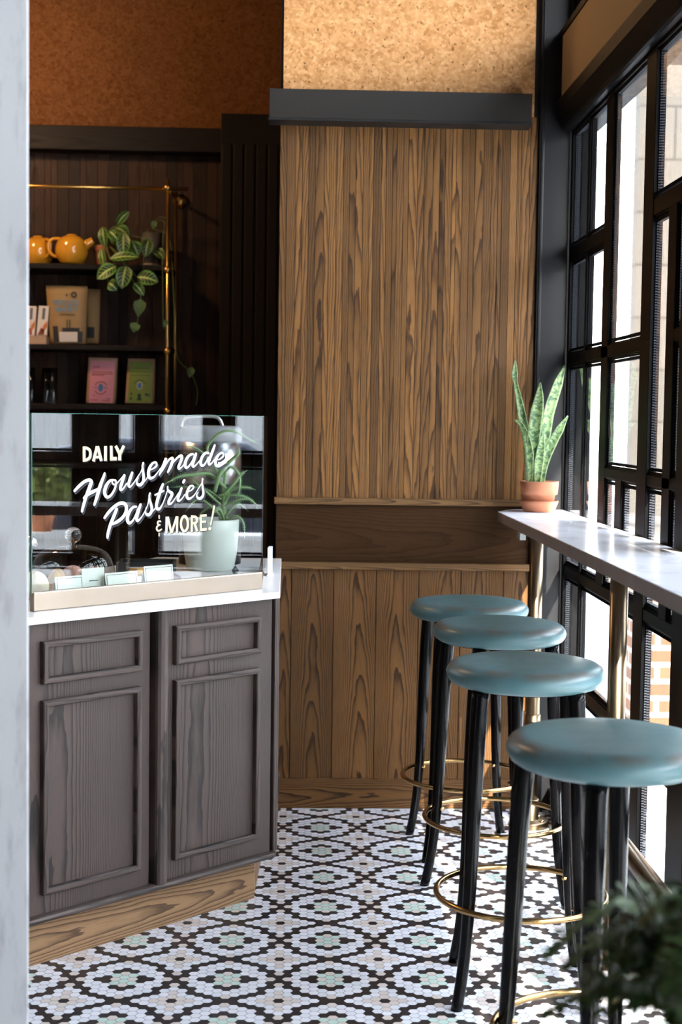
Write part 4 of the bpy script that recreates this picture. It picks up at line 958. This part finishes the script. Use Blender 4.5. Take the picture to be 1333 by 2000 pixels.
ztp = at_y(75, 656, YM).z; xa, xb2 = at_y(40, 660, YM).x, at_y(94, 660, YM).x
m = MB(); box(m, xa, xb2, YM-.05, YM+.06, c.z, ztp-.002, uo=0); m.build('tray', BAGTAN, t, True, .001)
def pouch(name, label, q, Y, mat, depth=.06, group=None):
    """flat bottomed pouch; q = TL, TR, BR, BL photograph points"""
    F = [at_y(a, b_, Y) for a, b_ in q]; zb = min(F[2].z, F[3].z); cx = (F[2].x+F[3].x)/2
    t = thing(name, label, 'packet', (cx, Y+depth/2, zb), group=group)
    m = MB(); N = 8; vs = []
    for i in range(N+1):
        f = i/N; w0 = F[3].lerp(F[0], f); w1 = F[2].lerp(F[1], f); d = depth*(1-f**1.6)+.003; bl = .012*math.sin(PI*f)
        for k in range(5): g = k/4; p = w0.lerp(w1, g); vs.append((p.x, Y-bl*math.sin(PI*g)-0, p.z))
        for k in range(5): g = 1-k/4; p = w0.lerp(w1, g); vs.append((p.x, Y+d+bl*math.sin(PI*g)*.5, p.z))
    fs = [tuple(range(10))[::-1], tuple(N*10+k for k in range(10))]+[(i*10+k, i*10+(k+1) % 10, (i+1)*10+(k+1) % 10, (i+1)*10+k) for i in range(N) for k in range(10)]
    m.add(vs, fs, 0, None, True); m.build('pouch', mat, t)
    def face(u, v, d=-.0135):
        w0 = F[3].lerp(F[0], v); w1 = F[2].lerp(F[1], v); p = w0.lerp(w1, u); b = .012*math.sin(PI*v)*math.sin(PI*u)
        return Vector((p.x, Y-b+d*.15, p.z))
    return t, face
def patch(mb, face, u0, u1, v0, v1, th=.0010, n=6):
    """a printed area following the bulge of the packet"""
    vs = []; fs = []
    for i in range(n+1):
        for k in range(n+1): vs.append(face(u0+(u1-u0)*k/n, v0+(v1-v0)*i/n)+Vector((0, -th, 0)))
    for i in range(n):
        for k in range(n): fs.append((i*(n+1)+k, i*(n+1)+k+1, (i+1)*(n+1)+k+1, (i+1)*(n+1)+k))
    mb.add(vs, fs)
def ell(mb, face, u, v, ru, rv, th=.0016, a0=0, a1=360, w=None, n=20):
    A = [math.radians(a0+(a1-a0)*i/n) for i in range(n+1)]
    if w is None: mb.add([face(u+ru*math.cos(a), v+rv*math.sin(a))+Vector((0, -th, 0)) for a in A[:-1]], [tuple(range(n))])
    else:
        vs = []
        for a in A: vs += [face(u+ru*math.cos(a), v+rv*math.sin(a))+Vector((0, -th, 0)), face(u+ru*(1-w)*math.cos(a), v+rv*(1-w)*math.sin(a))+Vector((0, -th, 0))]
        mb.add(vs, [(2*i, 2*i+1, 2*i+3, 2*i+2) for i in range(n)])
def text_on(face, txt, u0, u1, v0, v1, mat, parent, th=.0014, bold=.012):
    cu = bpy.data.curves.new('lettering', 'FONT'); cu.body = txt; cu.size = 1; cu.offset = bold; o = bpy.data.objects.new('lettering', cu); COL.objects.link(o)
    dg = bpy.context.evaluated_depsgraph_get(); me = bpy.data.meshes.new_from_object(o.evaluated_get(dg)); bpy.data.objects.remove(o)
    xs = [v.co.x for v in me.vertices]; ys = [v.co.y for v in me.vertices]; a, b_, c_, d = min(xs), max(xs), min(ys), max(ys)
    iv = inv_of(parent)
    for v in me.vertices: v.co = iv @ (face(u0+(u1-u0)*(v.co.x-a)/(b_-a), v0+(v1-v0)*(v.co.y-c_)/(d-c_))+Vector((0, -th, 0)))
    me.materials.clear(); me.materials.append(mat)
    r = bpy.data.objects.new('lettering', me); COL.objects.link(r); r.parent = parent; WM[r.name] = WM[parent.name]; return r
t, f = pouch('kraft_pouch', 'kraft paper pouch with blue block lettering and a cup picture on the middle shelf', [(89.5, 557.5), (171, 559), (166, 671), (99, 671)], 6.98, KRAFT)
m = MB(); 
text_on(f, 'PROUD', .16, .80, .655, .755, SLATE, t, bold=.03); text_on(f, 'MARY', .20, .80, .545, .64, SLATE, t, bold=.03)
m = MB(); patch(m, f, .27, .78, .03, .20); m.build('cup_picture', WHITEP, t)
for q in ((.10, .24, .02, .30), (.79, .93, .01, .21), (.36, .84, .205, .27), (.49, .515, .27, .41), (.56, .585, .27, .41), (.30, .72, .492, .505)):
    m = MB(); patch(m, f, *q); m.build('print', INK, t)
m = MB(); ell(m, f, .68, .845, .075, .055, w=.55); m.build('print', INK, t)
m = MB(); ell(m, f, .50, .835, .025, .02); m.build('print', INK, t)
t, f = pouch('kraft_pouch', 'brown pouch in shadow behind the lettered kraft pouch', [(168, 564), (196, 565), (192, 671), (166, 671)], 7.10, KRAFT, .04)
m = MB(); patch(m, f, .1, .7, .1, .3); m.build('print', INK, t)
# bottom shelf: two coffee bags, tumblers
def coffee_bag(label, q, Y, lab):
    t, f = pouch('coffee_bag', label, q, Y, BAGTAN, .065, None)
    m = MB(); patch(m, f, .09, .93, .02, .93, .0008); m.build('label', lab, t)
    return t, f
t, f = coffee_bag('pink labelled coffee bag with a blue bean emblem on the bottom shelf', [(173, 698), (230, 699.5), (224, 788.5), (168.5, 788)], 6.97, PINK)
m = MB(); ell(m, f, .49, .345, .085, .088); m.build('bean_emblem', BLUE, t)
m = MB(); ell(m, f, .49, .34, .24, .145, a0=25, a1=155, w=.13); m.build('print', RED, t)
m = MB(); ell(m, f, .49, .34, .22, .145, a0=205, a1=335, w=.12); m.build('print', RED, t)
for v, a, b_ in ((.79, .18, .42), (.68, .16, .86), (.64, .16, .88), (.61, .16, .6), (.07, .12, .4), (.10, .70, .86), (.06, .55, .84), (.17, .25, .3), (.338, .25, .38), (.338, .60, .73)):
    m = MB(); patch(m, f, a, b_, v, v+.016, .0014); m.build('print', RED, t)
t, f = coffee_bag('green labelled coffee bag with a blue bean emblem on the bottom shelf', [(250, 700), (303, 701), (300, 788.5), (244.5, 788)], 6.97, GREEN)
m = MB(); ell(m, f, .49, .40, .10, .085, .0012); m.build('emblem_ground', WHITEP, t)
m = MB(); ell(m, f, .49, .40, .08, .072); m.build('bean_emblem', BLUE, t)
DKG = plain('dark green print', (.025, .07, .02), .6)
m = MB(); ell(m, f, .49, .40, .22, .13, a0=20, a1=160, w=.12); m.build('print', DKG, t)
for v, a, b_, h in ((.07, .42, .58, .05), (.12, .44, .55, .10), (.08, .16, .24, .06), (.18, .18, .23, .07), (.17, .70, .80, .06), (.15, .82, .86, .07), (.70, .12, .88, .012), (.62, .12, .88, .012), (.78, .3, .8, .012)):
    m = MB(); patch(m, f, a, b_, v, v+h, .0014); m.build('print', DKG, t)
def tumbler(label, px, Y, first=None):
    c = on_shelf(px, 786, 2, Y)
    if first: o = first.copy(); COL.objects.link(o); o.location = c; o['label'] = label; return o
    m = MB(); r, h = .0215, .168
    lathe(m, [(1e-5, .0), (r*.86, 0), (r*.9, .006), (r, h), (r-.0022, h), (r*.86-.002, .010), (1e-5, .010)], 28, c)
    return tag(m.build('tumbler', TUMBLER, None, loc=c), label, 'glass', 'tall tumblers on the bottom shelf')
g0 = tumbler('tall clear tumbler on the bottom shelf, right one of the front pair', 104, 6.96)
tumbler('tall clear tumbler on the bottom shelf, left one of the front pair', 91, 6.97, g0)
tumbler('tall clear tumbler on the bottom shelf, behind the front pair', 98, 7.06, g0)
tumbler('tall clear tumbler at the far left of the bottom shelf, half hidden', 61, 6.98, g0)

# ================================================================ fern in the foreground
fc_ = Vector((.615, 1.66, 0)); t = thing('potted_fern', 'dark feathery fern blurred in the foreground, lower right corner', 'potted plant', fc_)
m = MB(); lathe(m, [(.10, 0), (.105, .01), (.15, .56), (.165, .57), (.165, .62), (.15, .62), (.14, .58), (1e-5, .57)], 40, fc_); m.build('planter', GREYPOT, t)
m = MB(); lathe(m, [(.14, .575), (1e-5, .585)], 24, fc_); m.build('soil', SOIL, t)
rg = random.Random(17)
for k in range(30):
    a = rg.uniform(0, 2*PI); ln = rg.uniform(.18, .30); up_ = rg.uniform(.17, .34)
    if k < 14: a = rg.uniform(2.4, 4.4); up_ = rg.uniform(.20, .38)
    b0 = fc_+Vector((.03*math.cos(a), .03*math.sin(a), .58)); dx, dy = math.cos(a), math.sin(a)
    pp = catmull([b0, b0+Vector((dx*ln*.3, dy*ln*.3, up_*.7)), b0+Vector((dx*ln*.65, dy*ln*.65, up_)), b0+Vector((dx*ln, dy*ln, up_*.80))], 8)
    m = MB(); tube(m, pp, list(np.linspace(.0022, .0006, len(pp))), 5)
    side = Vector((-dy, dx, 0))
    for i in range(4, len(pp)):
        f_ = i/len(pp); wl = .062*math.sin(PI*min(1, f_*1.02))**.7+.006
        tg = (pp[i]-pp[i-1]).normalized()
        for sgn in (-1, 1):
            for j in (0, .5):
                q = pp[i-1].lerp(pp[i], j); e_ = q+side*(sgn*wl)+tg*.014+Vector((0, 0, rg.uniform(-.014, .010)))
                w2 = Vector((0, 0, 1))*.0025+tg*.0065; mid = q.lerp(e_, .55)
                m.add([q, mid-w2, e_, mid+w2], [(0, 1, 2, 3)])
    m.build('frond', FERN, t)

# ================================================================ outside
OUT = -.12
SIDE = plain('pale pavement', (.50, .50, .50), .9, scale=5)
m = MB(); box(m, 1.16, 60, -40, 80, OUT-.1, OUT, uo=0); o = struct('ground_outside', m, SIDE)
m = MB(); box(m, -40, 1.14, -60, -1.82, OUT-.1, OUT, uo=0); struct('ground_front', m, SIDE)
WALLW = plain('white rendered wall', (.80, .80, .80), .85)
m = MB(); box(m, 4.2, 4.36, -1.0, 26, OUT, .73, uo=0); box(m, 4.18, 4.38, -1.0, 26, .73, .77, uo=0)
tag(m.build('planter_wall', WALLW, None, True, .01, loc=(4.28, 8, OUT)), 'low white rendered wall outside the windows', 'wall')
FAC = plain('pale grey facade', (.40, .40, .40), .9, scale=2)
m = MB(); box(m, 13, 13.5, -30, 40, OUT, 3.6, uo=0); tag(m.build('building_facade', FAC, None, loc=(13.2, 5, OUT)), 'long pale grey facade across the street', 'building')
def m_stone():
    t = NT('shaded beige stone'); o = t.obj()
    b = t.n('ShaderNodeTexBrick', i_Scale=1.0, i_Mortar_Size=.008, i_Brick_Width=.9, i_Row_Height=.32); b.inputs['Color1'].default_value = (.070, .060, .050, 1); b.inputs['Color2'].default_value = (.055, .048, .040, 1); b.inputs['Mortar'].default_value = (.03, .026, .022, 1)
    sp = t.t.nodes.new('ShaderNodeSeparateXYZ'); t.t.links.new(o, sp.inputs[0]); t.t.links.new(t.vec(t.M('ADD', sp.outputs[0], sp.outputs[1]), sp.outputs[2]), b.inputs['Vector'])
    return t.pbr(b.outputs[0], .9)  # stone colour lowered to stand in for shade on the pier's face
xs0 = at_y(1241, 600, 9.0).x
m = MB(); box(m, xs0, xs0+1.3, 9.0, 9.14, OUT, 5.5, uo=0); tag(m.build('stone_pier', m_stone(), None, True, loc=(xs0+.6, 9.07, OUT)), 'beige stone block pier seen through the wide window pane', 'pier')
def m_brick():
    t = NT('orange brick'); o = t.obj()
    b = t.n('ShaderNodeTexBrick', i_Scale=1.0, i_Mortar_Size=.012, i_Brick_Width=.21, i_Row_Height=.075); b.inputs['Color1'].default_value = (.16, .065, .03, 1); b.inputs['Color2'].default_value = (.11, .05, .025, 1); b.inputs['Mortar'].default_value = (.30, .28, .26, 1)
    sp = t.t.nodes.new('ShaderNodeSeparateXYZ'); t.t.links.new(o, sp.inputs[0]); t.t.links.new(t.vec(t.M('ADD', sp.outputs[0], sp.outputs[1]), sp.outputs[2]), b.inputs['Vector'])
    return t.pbr(b.outputs[0], .9)
xk = at_y(1275, 1250, 6.4).x
m = MB(); box(m, xk, xk+.33, 6.4, 7.2, OUT, .66, uo=0); tag(m.build('brick_planter', m_brick(), None, True, loc=(xk+.15, 6.8, OUT)), 'low orange brick planter with white mortar outside the lower panes', 'planter')
# street terracotta pot with conifer, parked car
pc2 = Vector((4.28, 2.90, .7705)); t = thing('conifer_pot', 'terracotta pot with yellow green conifer on the low wall outside, mirrored in the case glass', 'potted plant', pc2)
m = MB(); lathe(m, [(.06, 0), (.075, .08), (.085, .082), (.09, .115), (.08, .115), (.07, .10), (1e-5, .10)], 32, pc2); m.build('pot', TERRA, t)
rg = random.Random(4); m = MB(); tube(m, [pc2+Vector((0, 0, .08)), pc2+Vector((0, 0, .4))], .008, 8); m.build('trunk', BARK, t)
for k in range(34):
    a = rg.uniform(0, 6.28); z = rg.uniform(.13, .42); ln = rg.uniform(.10, .30)*(1.15-z); b0 = pc2+Vector((0, 0, z))
    m = MB(); e_ = b0+Vector((ln*math.cos(a), ln*math.sin(a), rg.uniform(-.04, .10))); pp = catmull([b0, b0.lerp(e_, .5)+Vector((0, 0, .03)), e_], 6)
    tube(m, pp, .003, 5)
    for i in range(2, len(pp)):
        for j in range(7):
            d = Vector((rg.gauss(0, 1), rg.gauss(0, 1), rg.gauss(0, 1))).normalized()*rg.uniform(.02, .05); q = pp[i]; s_ = d.cross(Vector((.3, .2, 1))).normalized()*.008
            m.add([q-s_, q+d*.6-s_, q+d, q+d*.6+s_, q+s_], [(0, 1, 2, 3, 4)])
    m.build('branch', SHRUB, t)
def car():
    CP = plain('blue grey car paint', (.05, .058, .078), .25, coat=.6); CGL = plain('dark car glass', (.02, .028, .025), .08); TY = plain('tyre', (.012, .012, .012), .8); CHM = plain('chrome', (.7, .7, .72), .15, metal=1)
    cx, y0 = 5.6, 1.1; g = OUT+.0005
    t = thing('parked_car', 'dark blue grey parked car outside, mirrored in the pastry case glass', 'car', (cx, 3.3, g))
    side = [(0, .28), (0, .62), (.08, .80), (.95, .92), (1.75, 1.38), (2.2, 1.45), (3.0, 1.43), (3.75, 1.02), (4.35, .95), (4.45, .70), (4.42, .28)]
    def ext(mb, prof, xa, xb3, xin):
        n = len(prof); vs = []
        for x_, k in ((xa, -1), (xb3, 1)):
            for a, z in prof: vs.append((x_-k*xin*max(0, z-.9), y0+a, g+z))
        mb.add(vs, [tuple(range(n)), tuple(range(n, 2*n))[::-1]]+[(i, n+i, n+(i+1) % n, (i+1) % n) for i in range(n)])
    m = MB(); ext(m, side, cx-.88, cx+.88, .28); m.build('body', CP, t, True, .03, 3)
    for k in (-1, 1):
        for nm, q in (('window', [(1.15, .96), (1.85, 1.33), (2.25, 1.38), (2.25, .97)]), ('window', [(2.32, .97), (2.32, 1.38), (2.95, 1.36), (3.45, 1.03)])):
            m = MB(); vs = [(cx+k*(.884-.28*(z-.9)), y0+a, g+z) for a, z in q]+[(cx+k*(.87-.28*(z-.9)), y0+a, g+z) for a, z in q]; m.add(vs, [(0, 1, 2, 3), (7, 6, 5, 4)]+[(i, 4+i, 4+(i+1) % 4, (i+1) % 4) for i in range(4)]); m.build(nm, CGL, t)
        for yy_ in (.85, 3.55):
            m = MB(); tube(m, [(cx+k*.70, y0+yy_, g+.33), (cx+k*.90, y0+yy_, g+.33)], .33, 36); w_ = m.build('wheel', TY, t, bevel=.02)
            m = MB(); tube(m, [(cx+k*.89, y0+yy_, g+.33), (cx+k*.905, y0+yy_, g+.33)], .20, 28); m.build('hubcap', CHM, w_)
    m = MB(); ext(m, [(0.1, .70), (.1, .74), (4.38, .80), (4.38, .76)], cx-.893, cx+.893, 0); m.build('side_moulding', CHM, t)
car()
# canopy over the windows, plus an unseen upper slab added to block clerestory sun
m = MB(); box(m, 1.125, 1.70, -16.0, 5.15, 2.72, 2.80, uo=0); box(m, 1.125, 1.95, -16.0, 5.15, 4.25, 4.35, uo=0); struct('canopy_and_sun_block', m, DARKWALL)

# ================================================================ light
w = bpy.data.worlds.new('sky'); sc.world = w; w.use_nodes = True; nt = w.node_tree; nt.nodes.clear()
bg = nt.nodes.new('ShaderNodeBackground'); ow = nt.nodes.new('ShaderNodeOutputWorld'); tc = nt.nodes.new('ShaderNodeTexCoord'); sp = nt.nodes.new('ShaderNodeSeparateXYZ'); rp = nt.nodes.new('ShaderNodeValToRGB')
nt.links.new(tc.outputs['Generated'], sp.inputs[0]); nt.links.new(sp.outputs[2], rp.inputs[0])
rp.color_ramp.elements[0].position = 0; rp.color_ramp.elements[0].color = (1, .99, .97, 1); rp.color_ramp.elements[1].position = .9; rp.color_ramp.elements[1].color = (.62, .76, 1, 1)
nt.links.new(rp.outputs[0], bg.inputs[0]); bg.inputs[1].default_value = 18; nt.links.new(bg.outputs[0], ow.inputs[0])
pl = thing('pendant_lamp', 'warm globe pendant lamp over the staff side of the alcove, left of the photo', 'lamp', (-1.75, 6.0, 3.25))
m = MB(); sphere(m, (-1.75, 6.0, 3.25), .09, 24, 14); m.build('globe', emit('warm lamp globe', (1, .62, .30), 14), pl)
m = MB(); tube(m, [(-1.75, 6.0, 3.34), (-1.75, 6.0, 4.195)], .006, 8); m.build('cord', BLACKM, pl)
pt = bpy.data.lights.new('pendant_light', 'POINT'); pt.energy = 70; pt.color = (1, .62, .30); pt.shadow_soft_size = .1; po = bpy.data.objects.new('pendant_light', pt); COL.objects.link(po); po.location = (-1.75, 6.0, 3.13)
sl = bpy.data.lights.new('sun', 'SUN'); sl.energy = 45; sl.angle = math.radians(.6); sl.color = (1, .94, .84); so = bpy.data.objects.new('sun', sl); COL.objects.link(so)
so.rotation_euler = Vector((-1, 3.5, -2.05)).to_track_quat('-Z', 'Y').to_euler(); so.location = (6, 0, 9)
vs_ = sc.view_settings; vs_.view_transform = 'Standard'; vs_.look = 'None'; vs_.gamma = 1; vs_.exposure = 0.0
sc.display_settings.display_device = 'sRGB'
try: vs_.use_curve_mapping = False
except Exception: pass
sc.cycles.max_bounces = 10; sc.cycles.transparent_max_bounces = 24; sc.cycles.diffuse_bounces = 5; sc.cycles.glossy_bounces = 6
